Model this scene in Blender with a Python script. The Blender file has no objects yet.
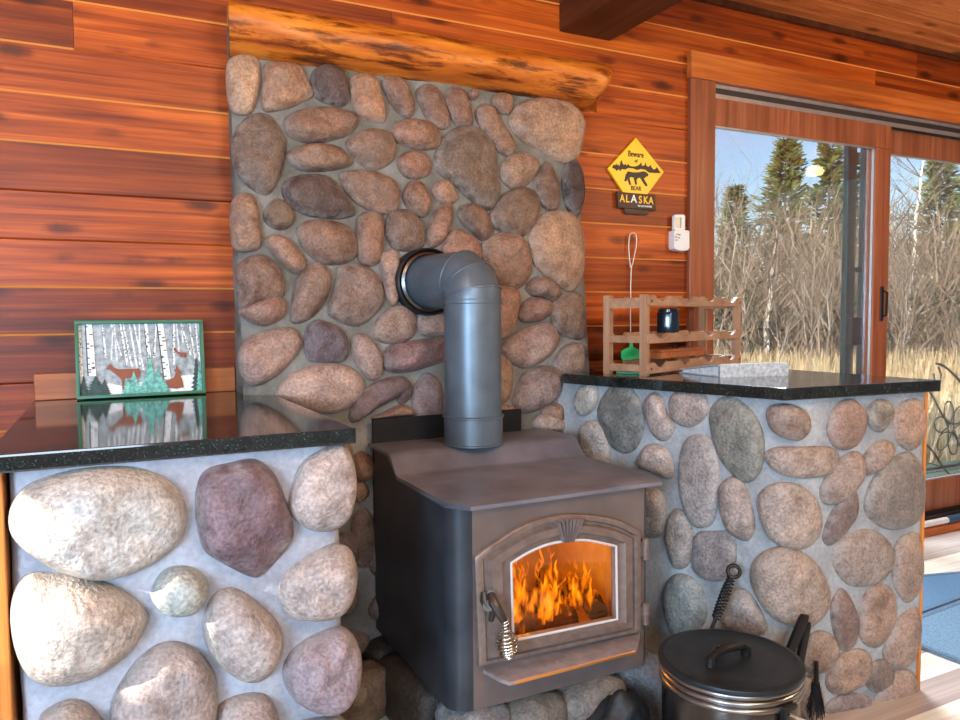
import bpy, bmesh, math, random
from mathutils import Vector, Matrix, noise
random.seed(7)
PI = math.pi
scene = bpy.context.scene
COL = scene.collection
R = random.Random(11)

# ------------------------------------------------------------------ camera
F_PX, YAW, PITCH, ROLL = 751.59, 0.460086, 0.05792, -0.0082776
CAM = Vector((0.0, -2.44, 1.15))
fw = Vector((math.sin(YAW)*math.cos(PITCH), math.cos(YAW)*math.cos(PITCH), -math.sin(PITCH)))
r0 = Vector((math.cos(YAW), -math.sin(YAW), 0.0))
u0 = r0.cross(fw)
rt = r0*math.cos(ROLL) + u0*math.sin(ROLL)
up = u0*math.cos(ROLL) - r0*math.sin(ROLL)
cd = bpy.data.cameras.new('camera'); cam = bpy.data.objects.new('camera', cd); COL.objects.link(cam)
cd.sensor_fit = 'HORIZONTAL'; cd.sensor_width = 36.0; cd.lens = F_PX/960.0*36.0
cd.clip_start = 0.02; cd.clip_end = 500
M = Matrix.Identity(4)
for i, v in enumerate((rt, up, -fw)):
    for j in range(3): M[j][i] = v[j]
M.translation = CAM
cam.matrix_world = M
scene.camera = cam

def ray(x, y): return fw + rt*((x-480)/F_PX) - up*((y-360)/F_PX)
def on_z(x, y, z): d = ray(x, y); return CAM + d*((z-CAM.z)/d.z)
def on_y(x, y, Y): d = ray(x, y); return CAM + d*((Y-CAM.y)/d.y)
def on_plane(x, y, n, c):            # n.p = c
    d = ray(x, y); return CAM + d*((c - n.dot(CAM))/n.dot(d))

# ------------------------------------------------------------------ materials
def new_mat(name):
    m = bpy.data.materials.new(name); m.use_nodes = True
    nt = m.node_tree; nt.nodes.clear()
    out = nt.nodes.new('ShaderNodeOutputMaterial')
    return m, nt, out
def N(nt, t, **kw):
    n = nt.nodes.new(t)
    for k, v in kw.items():
        if k in n.inputs.keys(): n.inputs[k].default_value = v
        else: setattr(n, k, v)
    return n
def L(nt, a, b): nt.links.new(a, b)
def ramp(nt, fac, stops):
    r = nt.nodes.new('ShaderNodeValToRGB'); e = r.color_ramp.elements
    while len(e) > 1: e.remove(e[0])
    e[0].position = stops[0][0]; e[0].color = (*stops[0][1], 1)
    for p, c in stops[1:]:
        k = e.new(p); k.color = (*c, 1)
    L(nt, fac, r.inputs[0]); return r.outputs[0]
def mapped(nt, scale=(1, 1, 1), loc=(0, 0, 0)):
    tc = nt.nodes.new('ShaderNodeTexCoord'); mp = nt.nodes.new('ShaderNodeMapping')
    mp.inputs['Scale'].default_value = scale; mp.inputs['Location'].default_value = loc
    L(nt, tc.outputs['Object'], mp.inputs['Vector']); return mp.outputs[0]
def mixc(nt, fac, a, b, mode='MIX'):
    m = nt.nodes.new('ShaderNodeMix'); m.data_type = 'RGBA'; m.blend_type = mode
    for s, v in ((m.inputs[0], fac), (m.inputs[6], a), (m.inputs[7], b)):
        if isinstance(v, (int, float)): s.default_value = v
        elif isinstance(v, tuple): s.default_value = (*v, 1)
        else: L(nt, v, s)
    return m.outputs[2]
def plain(name, col, rough=.5, metal=0., var=.12, scale=30, bump=0., spec=.5):
    m, nt, out = new_mat(name)
    b = N(nt, 'ShaderNodeBsdfPrincipled'); b.inputs['Roughness'].default_value = rough; b.inputs['Metallic'].default_value = metal
    b.inputs['Specular IOR Level'].default_value = spec
    v = mapped(nt); nz = N(nt, 'ShaderNodeTexNoise'); nz.inputs['Scale'].default_value = scale; nz.inputs['Detail'].default_value = 4
    L(nt, v, nz.inputs['Vector'])
    c0 = tuple(max(0, x*(1-var)) for x in col); c1 = tuple(min(1, x*(1+var)) for x in col)
    L(nt, ramp(nt, nz.outputs['Fac'], [(.3, c0), (.7, c1)]), b.inputs['Base Color'])
    if bump:
        bp = N(nt, 'ShaderNodeBump'); bp.inputs['Strength'].default_value = bump; bp.inputs['Distance'].default_value = .004
        L(nt, nz.outputs['Fac'], bp.inputs['Height']); L(nt, bp.outputs[0], b.inputs['Normal'])
    L(nt, b.outputs[0], out.inputs[0]); return m
def emit(name, col, s):
    m, nt, out = new_mat(name); e = N(nt, 'ShaderNodeEmission'); e.inputs[0].default_value = (*col, 1); e.inputs[1].default_value = s
    L(nt, e.outputs[0], out.inputs[0]); return m
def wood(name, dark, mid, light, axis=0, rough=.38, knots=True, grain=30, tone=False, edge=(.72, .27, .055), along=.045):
    """grain along the given axis; per-board tone read from the colour attribute"""
    m, nt, out = new_mat(name)
    b = N(nt, 'ShaderNodeBsdfPrincipled'); b.inputs['Roughness'].default_value = rough; b.inputs['Specular IOR Level'].default_value = .3
    sc = [grain]*3; sc[axis] = grain*along
    tc = N(nt, 'ShaderNodeTexCoord'); vec = tc.outputs['Object']
    if tone:
        at = N(nt, 'ShaderNodeAttribute'); at.attribute_name = 'tone'
        ad = N(nt, 'ShaderNodeVectorMath'); ad.operation = 'MULTIPLY_ADD'
        sr = N(nt, 'ShaderNodeSeparateColor'); L(nt, at.outputs['Color'], sr.inputs[0]); cb = N(nt, 'ShaderNodeCombineXYZ'); [L(nt, sr.outputs[0], cb.inputs[k]) for k in range(3)]
        L(nt, cb.outputs[0], ad.inputs[0]); ad.inputs[1].default_value = (37., 37., 37.); L(nt, vec, ad.inputs[2]); vec = ad.outputs[0]
    mp = N(nt, 'ShaderNodeMapping'); mp.inputs['Scale'].default_value = sc; L(nt, vec, mp.inputs['Vector'])
    n1 = N(nt, 'ShaderNodeTexNoise'); n1.inputs['Scale'].default_value = 1.0; n1.inputs['Detail'].default_value = 6; n1.inputs['Roughness'].default_value = .6; n1.inputs['Distortion'].default_value = .6
    L(nt, mp.outputs[0], n1.inputs['Vector'])
    col = ramp(nt, n1.outputs['Fac'], [(.26, dark), (.5, mid), (.74, light)])
    sc2 = [s*5 for s in sc]; sc2[axis] = sc[axis]*1.5
    mp2 = N(nt, 'ShaderNodeMapping'); mp2.inputs['Scale'].default_value = sc2; L(nt, vec, mp2.inputs['Vector'])
    n2 = N(nt, 'ShaderNodeTexNoise'); n2.inputs['Scale'].default_value = 1.; n2.inputs['Detail'].default_value = 3; L(nt, mp2.outputs[0], n2.inputs['Vector'])
    col = mixc(nt, .35, col, ramp(nt, n2.outputs['Fac'], [(.3, (.55, .55, .55)), (.6, (1, 1, 1))]), 'MULTIPLY')
    sc3 = [1.3]*3; mp3 = N(nt, 'ShaderNodeMapping'); mp3.inputs['Scale'].default_value = sc3; L(nt, vec, mp3.inputs['Vector'])
    n3 = N(nt, 'ShaderNodeTexNoise'); n3.inputs['Scale'].default_value = 2.; L(nt, mp3.outputs[0], n3.inputs['Vector'])
    col = mixc(nt, .5, col, ramp(nt, n3.outputs['Fac'], [(.3, (.6, .55, .5)), (.65, (1.15, 1.15, 1.1))]), 'MULTIPLY')
    if knots:
        sk = [15.]*3; sk[axis] = 5.2
        mk = N(nt, 'ShaderNodeMapping'); mk.inputs['Scale'].default_value = sk; L(nt, vec, mk.inputs['Vector'])
        vo = N(nt, 'ShaderNodeTexVoronoi'); vo.inputs['Scale'].default_value = .8; L(nt, mk.outputs[0], vo.inputs['Vector'])
        nk = N(nt, 'ShaderNodeTexNoise'); nk.inputs['Scale'].default_value = 40.; L(nt, vec, nk.inputs['Vector'])
        ak = N(nt, 'ShaderNodeMath'); ak.operation = 'MULTIPLY_ADD'; ak.inputs[1].default_value = .10
        L(nt, nk.outputs['Fac'], ak.inputs[0]); L(nt, vo.outputs['Distance'], ak.inputs[2])
        k = ramp(nt, ak.outputs[0], [(.13, (.10, .08, .08)), (.22, (.42, .34, .30)), (.32, (1, 1, 1))])
        col = mixc(nt, .85, col, k, 'MULTIPLY')
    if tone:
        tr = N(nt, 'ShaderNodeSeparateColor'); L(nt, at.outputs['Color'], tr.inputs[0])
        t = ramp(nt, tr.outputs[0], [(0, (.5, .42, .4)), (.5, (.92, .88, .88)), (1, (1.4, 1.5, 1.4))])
        col = mixc(nt, 1., col, t, 'MULTIPLY'); col = mixc(nt, tr.outputs[1], col, edge)  # pale edge colour imitates a highlight along the board joints
    L(nt, col, b.inputs['Base Color'])
    bp = N(nt, 'ShaderNodeBump'); bp.inputs['Strength'].default_value = .15; bp.inputs['Distance'].default_value = .003
    L(nt, n2.outputs['Fac'], bp.inputs['Height']); L(nt, bp.outputs[0], b.inputs['Normal'])
    L(nt, b.outputs[0], out.inputs[0]); return m

def stone_mat():
    m, nt, out = new_mat('river_stone')
    b = N(nt, 'ShaderNodeBsdfPrincipled'); b.inputs['Roughness'].default_value = .55
    oi = N(nt, 'ShaderNodeObjectInfo')
    tc = N(nt, 'ShaderNodeTexCoord'); ad = N(nt, 'ShaderNodeVectorMath'); ad.operation = 'MULTIPLY_ADD'
    cx = N(nt, 'ShaderNodeCombineXYZ'); 
    for i in range(3): L(nt, oi.outputs['Random'], cx.inputs[i])
    L(nt, cx.outputs[0], ad.inputs[0]); ad.inputs[1].default_value = (40, 40, 40); L(nt, tc.outputs['Object'], ad.inputs[2])
    n1 = N(nt, 'ShaderNodeTexNoise'); n1.inputs['Scale'].default_value = 11; n1.inputs['Detail'].default_value = 6; n1.inputs['Roughness'].default_value = .65; L(nt, ad.outputs[0], n1.inputs['Vector'])
    n2 = N(nt, 'ShaderNodeTexNoise'); n2.inputs['Scale'].default_value = 130; n2.inputs['Detail'].default_value = 3; L(nt, ad.outputs[0], n2.inputs['Vector'])
    c = mixc(nt, 1., oi.outputs['Color'], ramp(nt, n1.outputs['Fac'], [(.28, (.62, .58, .56)), (.5, (1, 1, 1)), (.72, (1.3, 1.24, 1.2))]), 'MULTIPLY')
    c = mixc(nt, .6, c, ramp(nt, n2.outputs['Fac'], [(.32, (.5, .5, .5)), (.5, (1, 1, 1)), (.68, (1.5, 1.5, 1.5))]), 'MULTIPLY')
    n3 = N(nt, 'ShaderNodeTexNoise'); n3.inputs['Scale'].default_value = 34; n3.inputs['Detail'].default_value = 5; L(nt, ad.outputs[0], n3.inputs['Vector'])
    c = mixc(nt, .5, c, ramp(nt, n3.outputs['Fac'], [(.34, (.62, .6, .6)), (.5, (1, 1, 1)), (.66, (1.3, 1.28, 1.26))]), 'MULTIPLY')
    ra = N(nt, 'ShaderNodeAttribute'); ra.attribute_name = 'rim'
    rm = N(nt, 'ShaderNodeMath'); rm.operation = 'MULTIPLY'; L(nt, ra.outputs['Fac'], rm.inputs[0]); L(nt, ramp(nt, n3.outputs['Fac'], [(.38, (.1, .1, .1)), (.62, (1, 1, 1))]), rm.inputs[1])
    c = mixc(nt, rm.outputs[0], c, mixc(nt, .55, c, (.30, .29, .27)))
    L(nt, c, b.inputs['Base Color'])
    mx = N(nt, 'ShaderNodeMath'); mx.operation = 'MULTIPLY_ADD'; mx.inputs[1].default_value = .3
    L(nt, n2.outputs['Fac'], mx.inputs[0]); L(nt, n1.outputs['Fac'], mx.inputs[2])
    bp = N(nt, 'ShaderNodeBump'); bp.inputs['Strength'].default_value = .7; bp.inputs['Distance'].default_value = .016
    L(nt, mx.outputs[0], bp.inputs['Height']); L(nt, bp.outputs[0], b.inputs['Normal'])
    L(nt, b.outputs[0], out.inputs[0]); return m
def mortar_mat(name, c0, c1, c2):
    m, nt, out = new_mat(name)
    b = N(nt, 'ShaderNodeBsdfPrincipled'); b.inputs['Roughness'].default_value = .8
    v = mapped(nt)
    n1 = N(nt, 'ShaderNodeTexNoise'); n1.inputs['Scale'].default_value = 7; n1.inputs['Detail'].default_value = 7; L(nt, v, n1.inputs['Vector'])
    n2 = N(nt, 'ShaderNodeTexNoise'); n2.inputs['Scale'].default_value = 90; n2.inputs['Detail'].default_value = 4; L(nt, v, n2.inputs['Vector'])
    c = ramp(nt, n1.outputs['Fac'], [(.32, c0), (.5, c1), (.68, c2)])
    c = mixc(nt, .5, c, ramp(nt, n2.outputs['Fac'], [(.3, (.7, .7, .7)), (.7, (1.15, 1.15, 1.15))]), 'MULTIPLY')
    L(nt, c, b.inputs['Base Color'])
    bp = N(nt, 'ShaderNodeBump'); bp.inputs['Strength'].default_value = .5; bp.inputs['Distance'].default_value = .006
    L(nt, n2.outputs['Fac'], bp.inputs['Height']); L(nt, bp.outputs[0], b.inputs['Normal'])
    L(nt, b.outputs[0], out.inputs[0]); return m
def granite_mat():
    m, nt, out = new_mat('black_granite')
    b = N(nt, 'ShaderNodeBsdfPrincipled'); b.inputs['Roughness'].default_value = .07; b.inputs['Specular IOR Level'].default_value = .9
    v = mapped(nt)
    n1 = N(nt, 'ShaderNodeTexNoise'); n1.inputs['Scale'].default_value = 260; n1.inputs['Detail'].default_value = 4; L(nt, v, n1.inputs['Vector'])
    n2 = N(nt, 'ShaderNodeTexNoise'); n2.inputs['Scale'].default_value = 28; n2.inputs['Detail'].default_value = 4; L(nt, v, n2.inputs['Vector'])
    c = ramp(nt, n1.outputs['Fac'], [(.45, (.008, .010, .010)), (.62, (.02, .025, .024)), (.74, (.10, .125, .12))])
    c = mixc(nt, .6, c, ramp(nt, n2.outputs['Fac'], [(.35, (.5, .5, .5)), (.65, (1.4, 1.5, 1.5))]), 'MULTIPLY')
    L(nt, c, b.inputs['Base Color']); L(nt, b.outputs[0], out.inputs[0]); return m
def glass_mat(name, tint=(1, 1, 1), ior=1.45, k=1.0):
    m, nt, out = new_mat(name)
    t = N(nt, 'ShaderNodeBsdfTransparent'); t.inputs[0].default_value = (*tint, 1)
    g = N(nt, 'ShaderNodeBsdfGlossy'); g.inputs['Roughness'].default_value = .0
    fr = N(nt, 'ShaderNodeFresnel'); fr.inputs[0].default_value = ior
    mu = N(nt, 'ShaderNodeMath'); mu.operation = 'MULTIPLY'; mu.inputs[1].default_value = k; L(nt, fr.outputs[0], mu.inputs[0])
    mx = N(nt, 'ShaderNodeMixShader'); L(nt, mu.outputs[0], mx.inputs[0]); L(nt, t.outputs[0], mx.inputs[1]); L(nt, g.outputs[0], mx.inputs[2])
    L(nt, mx.outputs[0], out.inputs[0]); return m
def flame_mat():
    m, nt, out = new_mat('flame')
    tc = N(nt, 'ShaderNodeAttribute'); tc.attribute_name = 'heat'
    sp = N(nt, 'ShaderNodeSeparateColor'); L(nt, tc.outputs['Color'], sp.inputs[0])
    v = mapped(nt, (30, 30, 9)); nz = N(nt, 'ShaderNodeTexNoise'); nz.inputs['Scale'].default_value = 1.4; L(nt, v, nz.inputs['Vector'])
    a = N(nt, 'ShaderNodeMath'); a.operation = 'MULTIPLY_ADD'; a.inputs[1].default_value = .7; L(nt, nz.outputs['Fac'], a.inputs[0]); L(nt, sp.outputs[0], a.inputs[2])
    s = N(nt, 'ShaderNodeMath'); s.operation = 'SUBTRACT'; s.inputs[1].default_value = .35; L(nt, a.outputs[0], s.inputs[0])
    col = ramp(nt, s.outputs[0], [(.0, (.9, .2, .0)), (.25, (1, .34, .02)), (.5, (1, .60, .10)), (.85, (1, .88, .42))])
    st = N(nt, 'ShaderNodeMath'); st.operation = 'MULTIPLY_ADD'; st.inputs[1].default_value = 7.0; st.inputs[2].default_value = 2.0; L(nt, s.outputs[0], st.inputs[0])
    e = N(nt, 'ShaderNodeEmission'); L(nt, col, e.inputs[0]); L(nt, st.outputs[0], e.inputs[1])
    tr = N(nt, 'ShaderNodeBsdfTransparent'); mx = N(nt, 'ShaderNodeMixShader')
    al = ramp(nt, s.outputs[0], [(.0, (.0, .0, .0)), (.15, (.4, .4, .4)), (.4, (.9, .9, .9)), (.7, (1, 1, 1))])
    L(nt, al, mx.inputs[0]); L(nt, tr.outputs[0], mx.inputs[1]); L(nt, e.outputs[0], mx.inputs[2]); L(nt, mx.outputs[0], out.inputs[0]); return m

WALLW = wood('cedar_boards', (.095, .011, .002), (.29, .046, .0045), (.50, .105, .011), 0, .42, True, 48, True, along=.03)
CEILW = wood('cedar_ceiling', (.36, .08, .02), (.55, .17, .045), (.72, .28, .09), 0, .4, True, 26, True)
TRIMX = wood('cedar_trim_long', (.26, .05, .010), (.48, .12, .022), (.66, .22, .05), 0, .36, False, 26)
TRIMZ = wood('cedar_trim_upright', (.16, .045, .02), (.29, .09, .04), (.40, .145, .075), 2, .36, False, 26)
BEAMW = wood('dark_beam_wood', (.03, .008, .004), (.075, .02, .008), (.13, .04, .016), 1, .4, False, 20)
BEAMU = wood('beam_cap_wood', (.14, .035, .01), (.25, .065, .018), (.36, .11, .03), 1, .4, False, 20)
PLANKO = wood('orange_side_board', (.42, .13, .025), (.62, .22, .045), (.75, .32, .08), 2, .35, False, 22)
SPLASH = wood('backsplash_wood', (.24, .06, .016), (.40, .12, .035), (.52, .18, .06), 0, .3, False, 30)
RACKW = wood('beech_wood', (.27, .145, .085), (.40, .235, .145), (.50, .32, .21), 0, .45, False, 30)
RACKZ = wood('beech_wood_upright', (.27, .145, .085), (.40, .235, .145), (.50, .32, .21), 2, .45, False, 30)
FLOORW = wood('pale_floor_boards', (.50, .46, .42), (.62, .58, .54), (.74, .70, .66), 0, .22, False, 18, True)
STONE = stone_mat()
MORT_C = mortar_mat('chimney_mortar', (.10, .09, .072), (.16, .148, .125), (.25, .24, .22))
MORT_L = mortar_mat('grey_mortar', (.24, .24, .27), (.33, .33, .37), (.43, .435, .48))
MORT_R = mortar_mat('pale_mortar', (.23, .24, .25), (.32, .335, .35), (.43, .445, .455))
GRAN = granite_mat()
STEEL = plain('stove_steel', (.185, .18, .215), .40, .3, .25, 9)
LATCH = plain('latch_iron', (.060, .045, .040), .38, .5, .2, 30)
KEYM = plain('keystone_cast', (.235, .18, .16), .4, .3, .2, 40)
LIPM = plain('stove_ash_lip', (.30, .255, .26), .4, .3, .25, 30)
BODYM = plain('stove_shaded_steel', (.036, .042, .052), .40, .35, .25, 12)  # darkened so that the shade on the stove sides is in the colour
STOVEB = plain('stove_body_paint', (.155, .118, .107), .40, .25, .15, 10)
CAST = plain('stove_cast_door', (.19, .14, .12), .40, .3, .2, 40, .15)
PIPE = plain('stovepipe_steel', (.115, .15, .185), .38, .4, .15, 14)
BLACK = plain('black_iron', (.012, .012, .013), .42, .3, .2, 20)
POTB = plain('pot_black', (.017, .022, .027), .42, .4, .3, 25, .1)
STEELR = plain('brushed_steel', (.30, .30, .30), .28, 1., .1, 10)
CHROME = plain('polished_steel', (.62, .6, .56), .16, 1., .08, 10)
POTS = plain('pot_dark_steel', (.10, .095, .09), .24, .95, .15, 12)
GASK = plain('gasket_rope', (.55, .53, .53), .7, 0, .05, 60)
GLASS = glass_mat('window_glass', (.985, .99, .99), 1.45, .5)
AMBER = glass_mat('stove_glass', (1., .80, .55), 1.4, .6)
FIREBRICK = plain('firebrick', (.50, .27, .05), .9, 0, .15, 18)
CHAR = plain('charred_wood', (.10, .045, .02), .9, 0, .5, 30, .5)
FLAME = flame_mat()
LIPSHINE = plain('warm_lit_edge', (.95, .42, .12), .3, .8, .08, 10)  # warm reflection along the ash lip, put into the colour
WHITE = plain('white_plastic', (.72, .73, .74), .4, 0, .04, 20)
CREAM = plain('cream_plastic', (.62, .58, .44), .5, 0, .1, 20)
GREYBTN = plain('grey_button', (.3, .29, .3), .5, 0, .1, 20)
YELLOW = plain('sign_yellow', (.86, .50, .012), .4, 0, .06, 12)
YELLOWR = plain('sign_yellow_rim', (.92, .56, .03), .4, 0, .05, 12)
SBLACK = plain('sign_black', (.02, .014, .012), .5, 0, .1, 12)
SBROWN = plain('sign_brown', (.055, .026, .016), .55, 0, .2, 14)
GREENF = plain('green_frame_paint', (.006, .13, .06), .4, 0, .12, 20)
SWAT = plain('green_plastic', (.04, .62, .20), .45, 0, .08, 20)
WIRE = plain('pale_wire', (.60, .50, .44), .35, .4, .05, 10)
DEER = plain('deer_brown', (.26, .07, .025), .6, 0, .12, 40)
TEAL = plain('teal_fir_print', (.14, .42, .36), .6, 0, .5, 110)
DTEAL = plain('dark_fir_print', (.02, .05, .045), .6, 0, .6, 90)
SNOW = plain('snowy_print', (.62, .65, .66), .6, 0, .30, 60)
PICBG = plain('misty_print', (.34, .38, .39), .6, 0, .45, 70)
PICW = plain('birch_print', (.78, .80, .80), .6, 0, .18, 120)
GREYP = plain('grey_print', (.32, .36, .38), .6, 0, .25, 60)
BLUEJ = plain('blue_black_glass', (.012, .022, .035), .12, 0, .2, 10)
SILV = plain('silver_blue_cover', (.42, .56, .70), .3, .25, .18, 55)
SILV2 = plain('silver_spine', (.62, .70, .78), .28, .35, .3, 90)
REDB = plain('red_booklet', (.35, .06, .04), .5, 0, .1, 20)
GRNB = plain('green_booklet', (.10, .30, .15), .5, 0, .1, 20)
RUG = plain('blue_woven_mat', (.075, .17, .29), .9, 0, .25, 200, .6)
RUG2 = plain('light_blue_woven_mat', (.12, .225, .34), .9, 0, .3, 160, .6)
RUGE = plain('mat_edge', (.08, .15, .24), .9, 0, .2, 100)
ALU = plain('aluminium_track', (.42, .42, .44), .35, .7, .08, 20)
DARKT = plain('dark_track', (.025, .02, .02), .6, 0, .2, 20)
SCREEN = plain('dark_green_metal', (.022, .05, .055), .35, .2, .15, 20)
BENCHG = plain('bench_slat_green', (.05, .085, .05), .5, 0, .15, 20)
DECK = wood('grey_deck', (.25, .2, .16), (.34, .28, .22), (.42, .35, .28), 0, .7, False, 14)
LEATHER = plain('dark_leather', (.012, .013, .014), .6, 0, .5, 40, .8)
HEARTHC = plain('hearth_slab', (.04, .035, .03), .85, 0, .3, 20, .4)
PLASTER = plain('plain_wall_paint', (.42, .43, .45), .8, 0, .05, 5)
BLUEEND = plain('blue_rubber', (.03, .07, .14), .5, 0, .1, 20)
# log mantel: honey wood with dark bark streaks
def mantel_mat():
    m, nt, out = new_mat('peeled_log')
    b = N(nt, 'ShaderNodeBsdfPrincipled'); b.inputs['Roughness'].default_value = .36
    v = mapped(nt, (2.2, 16, 16)); n1 = N(nt, 'ShaderNodeTexNoise'); n1.inputs['Scale'].default_value = 1.6; n1.inputs['Detail'].default_value = 5; L(nt, v, n1.inputs['Vector'])
    c = ramp(nt, n1.outputs['Fac'], [(.3, (.30, .06, .006)), (.5, (.56, .15, .014)), (.7, (.72, .25, .03))])
    v2 = mapped(nt, (4.5, 30, 30), (3, 1, 2)); n2 = N(nt, 'ShaderNodeTexNoise'); n2.inputs['Scale'].default_value = 1.; n2.inputs['Detail'].default_value = 7; n2.inputs['Roughness'].default_value = .7; L(nt, v2, n2.inputs['Vector'])
    c = mixc(nt, .9, c, ramp(nt, n2.outputs['Fac'], [(.36, (.07, .05, .045)), (.44, (.5, .4, .34)), (.49, (1, 1, 1))]), 'MULTIPLY')
    L(nt, c, b.inputs['Base Color']); bp = N(nt, 'ShaderNodeBump'); bp.inputs['Strength'].default_value = .4; bp.inputs['Distance'].default_value = .006
    L(nt, n2.outputs['Fac'], bp.inputs['Height']); L(nt, bp.outputs[0], b.inputs['Normal'])
    L(nt, b.outputs[0], out.inputs[0]); return m
MANTEL = mantel_mat()
LOGEND = plain('log_end_grain', (.62, .34, .16), .6, 0, .2, 25)

# ------------------------------------------------------------------ builders
def catmull(pts, n=4, closed=True):
    out = []; k = len(pts)
    rng = range(k) if closed else range(k-1)
    for i in rng:
        if closed: p0, p1, p2, p3 = pts[(i-1) % k], pts[i], pts[(i+1) % k], pts[(i+2) % k]
        else: p0, p1, p2, p3 = pts[max(i-1, 0)], pts[i], pts[i+1], pts[min(i+2, k-1)]
        for j in range(n):
            t = j/n
            out.append(0.5*((2*p1) + (p2-p0)*t + (2*p0-5*p1+4*p2-p3)*t*t + (3*p1-p0-3*p2+p3)*t**3))
    if not closed: out.append(pts[-1].copy())
    return out
def V2(l): return [Vector((x, y, 0)) for x, y in l]

class MB:
    def __init__(self): self.bm = bmesh.new(); self.tones = {}; self.edges = []
    def _mark(self, faces, t):
        if t is not None:
            for f in faces: self.tones[f] = t
    def box(self, a, b, bevel=0., tone=None, seg=1):
        (x0, y0, z0), (x1, y1, z1) = a, b
        return self.prism([(x0, y0), (x1, y0), (x1, y1), (x0, y1)], z0, z1, bevel, tone, seg)
    def prism(self, poly, z0, z1, bevel=0., tone=None, seg=1):
        bm = self.bm
        ar = sum(poly[i-1][0]*poly[i][1]-poly[i][0]*poly[i-1][1] for i in range(len(poly)))
        if ar < 0: poly = poly[::-1]
        lo = [bm.verts.new((x, y, z0)) for x, y in poly]; hi = [bm.verts.new((x, y, z1)) for x, y in poly]
        fs = [bm.faces.new(lo[::-1]), bm.faces.new(hi)]
        for i in range(len(poly)): fs.append(bm.faces.new((lo[i-1], lo[i], hi[i], hi[i-1])))
        if bevel:
            es = list({e for f in fs for e in f.edges})
            r = bmesh.ops.bevel(bm, geom=es, offset=bevel, segments=seg, affect='EDGES', profile=.7)
            fs = [f for f in fs if f.is_valid] + r['faces']
        self._mark(fs, tone); return fs
    def slab(self, pts, nrm, th, bevel=0.):
        """polygon of 3-D points extruded by th along nrm"""
        bm = self.bm; n = Vector(nrm).normalized()
        a = [Vector(p) for p in pts]
        nn = Vector((0, 0, 0))
        for i in range(len(a)): nn += a[i-1].cross(a[i])
        if nn.dot(n) < 0: a = a[::-1]
        lo = [bm.verts.new(p) for p in a]; hi = [bm.verts.new(p+n*th) for p in a]
        fs = [bm.faces.new(lo[::-1]), bm.faces.new(hi)]
        for i in range(len(a)): fs.append(bm.faces.new((lo[i-1], lo[i], hi[i], hi[i-1])))
        if bevel:
            es = list({e for f in fs[1:2] for e in f.edges})
            bmesh.ops.bevel(bm, geom=es, offset=bevel, segments=2, affect='EDGES', profile=.6)
        return fs
    def tube(self, pts, rad, seg=8, closed=False, cap=True):
        bm = self.bm; pts = [Vector(p) for p in pts]; n = len(pts)
        rads = rad if isinstance(rad, (list, tuple)) else [rad]*n
        prev = None; rings = []
        for i, p in enumerate(pts):
            if closed: t = pts[(i+1) % n]-pts[i-1]
            else: t = pts[min(i+1, n-1)]-pts[max(i-1, 0)]
            t = t.normalized() if t.length > 1e-9 else Vector((0, 0, 1))
            if prev is None:
                a = Vector((0, 0, 1)) if abs(t.z) < .9 else Vector((1, 0, 0))
                u = t.cross(a).normalized()
            else:
                u = (prev - t*prev.dot(t))
                u = u.normalized() if u.length > 1e-6 else t.orthogonal().normalized()
            prev = u; w = t.cross(u)
            rings.append([bm.verts.new(p+(u*math.cos(2*PI*k/seg)+w*math.sin(2*PI*k/seg))*rads[i]) for k in range(seg)])
        m = n if closed else n-1
        for i in range(m):
            A, B = rings[i], rings[(i+1) % n]
            for k in range(seg):
                bm.faces.new((A[k], A[(k+1) % seg], B[(k+1) % seg], B[k]))
        if cap and not closed:
            bm.faces.new(rings[0][::-1]); bm.faces.new(rings[-1])
        return rings
    def lathe(self, prof, c, axis=(0, 0, 1), seg=32, cap=True):
        """prof: (r, h) along axis from point c"""
        ax = Vector(axis).normalized(); c = Vector(c)
        u = ax.orthogonal().normalized(); w = ax.cross(u); bm = self.bm
        rings = [[bm.verts.new(c+ax*h+(u*math.cos(2*PI*k/seg)+w*math.sin(2*PI*k/seg))*max(r, 1e-4)) for k in range(seg)] for r, h in prof]
        for A, B in zip(rings, rings[1:]):
            for k in range(seg): bm.faces.new((A[k], A[(k+1) % seg], B[(k+1) % seg], B[k]))
        if cap: bm.faces.new(rings[0][::-1]); bm.faces.new(rings[-1])
    def quad(self, a, b, c, d, tone=None):
        f = self.bm.faces.new([self.bm.verts.new(p) for p in (a, b, c, d)]); self._mark([f], tone); return f
    def loops(self, loops, closed_end=False):
        """bridge closed loops of equal length"""
        bm = self.bm; rs = [[bm.verts.new(p) for p in l] for l in loops]; n = len(rs[0])
        for A, B in zip(rs, rs[1:]):
            for k in range(n): bm.faces.new((A[k], A[(k+1) % n], B[(k+1) % n], B[k]))
        if closed_end: bm.faces.new(rs[-1])
        return rs
    def build(self, name, mat, parent=None, label=None, cat=None, group=None, kind=None, smooth=35, origin=None, fix=True):
        bm = self.bm
        if fix: bmesh.ops.recalc_face_normals(bm, faces=bm.faces[:])
        if self.tones:
            cl = bm.loops.layers.float_color.new('tone'); eset = set(self.edges)
            for f in bm.faces:
                if f not in self.tones:
                    for l in f.loops: l[cl] = (.55, 0, .55, 1)
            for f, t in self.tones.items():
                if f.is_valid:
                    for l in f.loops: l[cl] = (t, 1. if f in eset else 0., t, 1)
        if parent is not None:
            o0 = parent; base = Vector((0, 0, 0))
            while o0 is not None: base += o0.location; o0 = o0.parent
        else:
            if origin is None:
                xs = [v.co for v in bm.verts]
                base = Vector(((min(v.x for v in xs)+max(v.x for v in xs))/2, (min(v.y for v in xs)+max(v.y for v in xs))/2, min(v.z for v in xs)))
            else: base = Vector(origin)
        for v in bm.verts: v.co -= base
        me = bpy.data.meshes.new(name); bm.to_mesh(me); bm.free()
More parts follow.
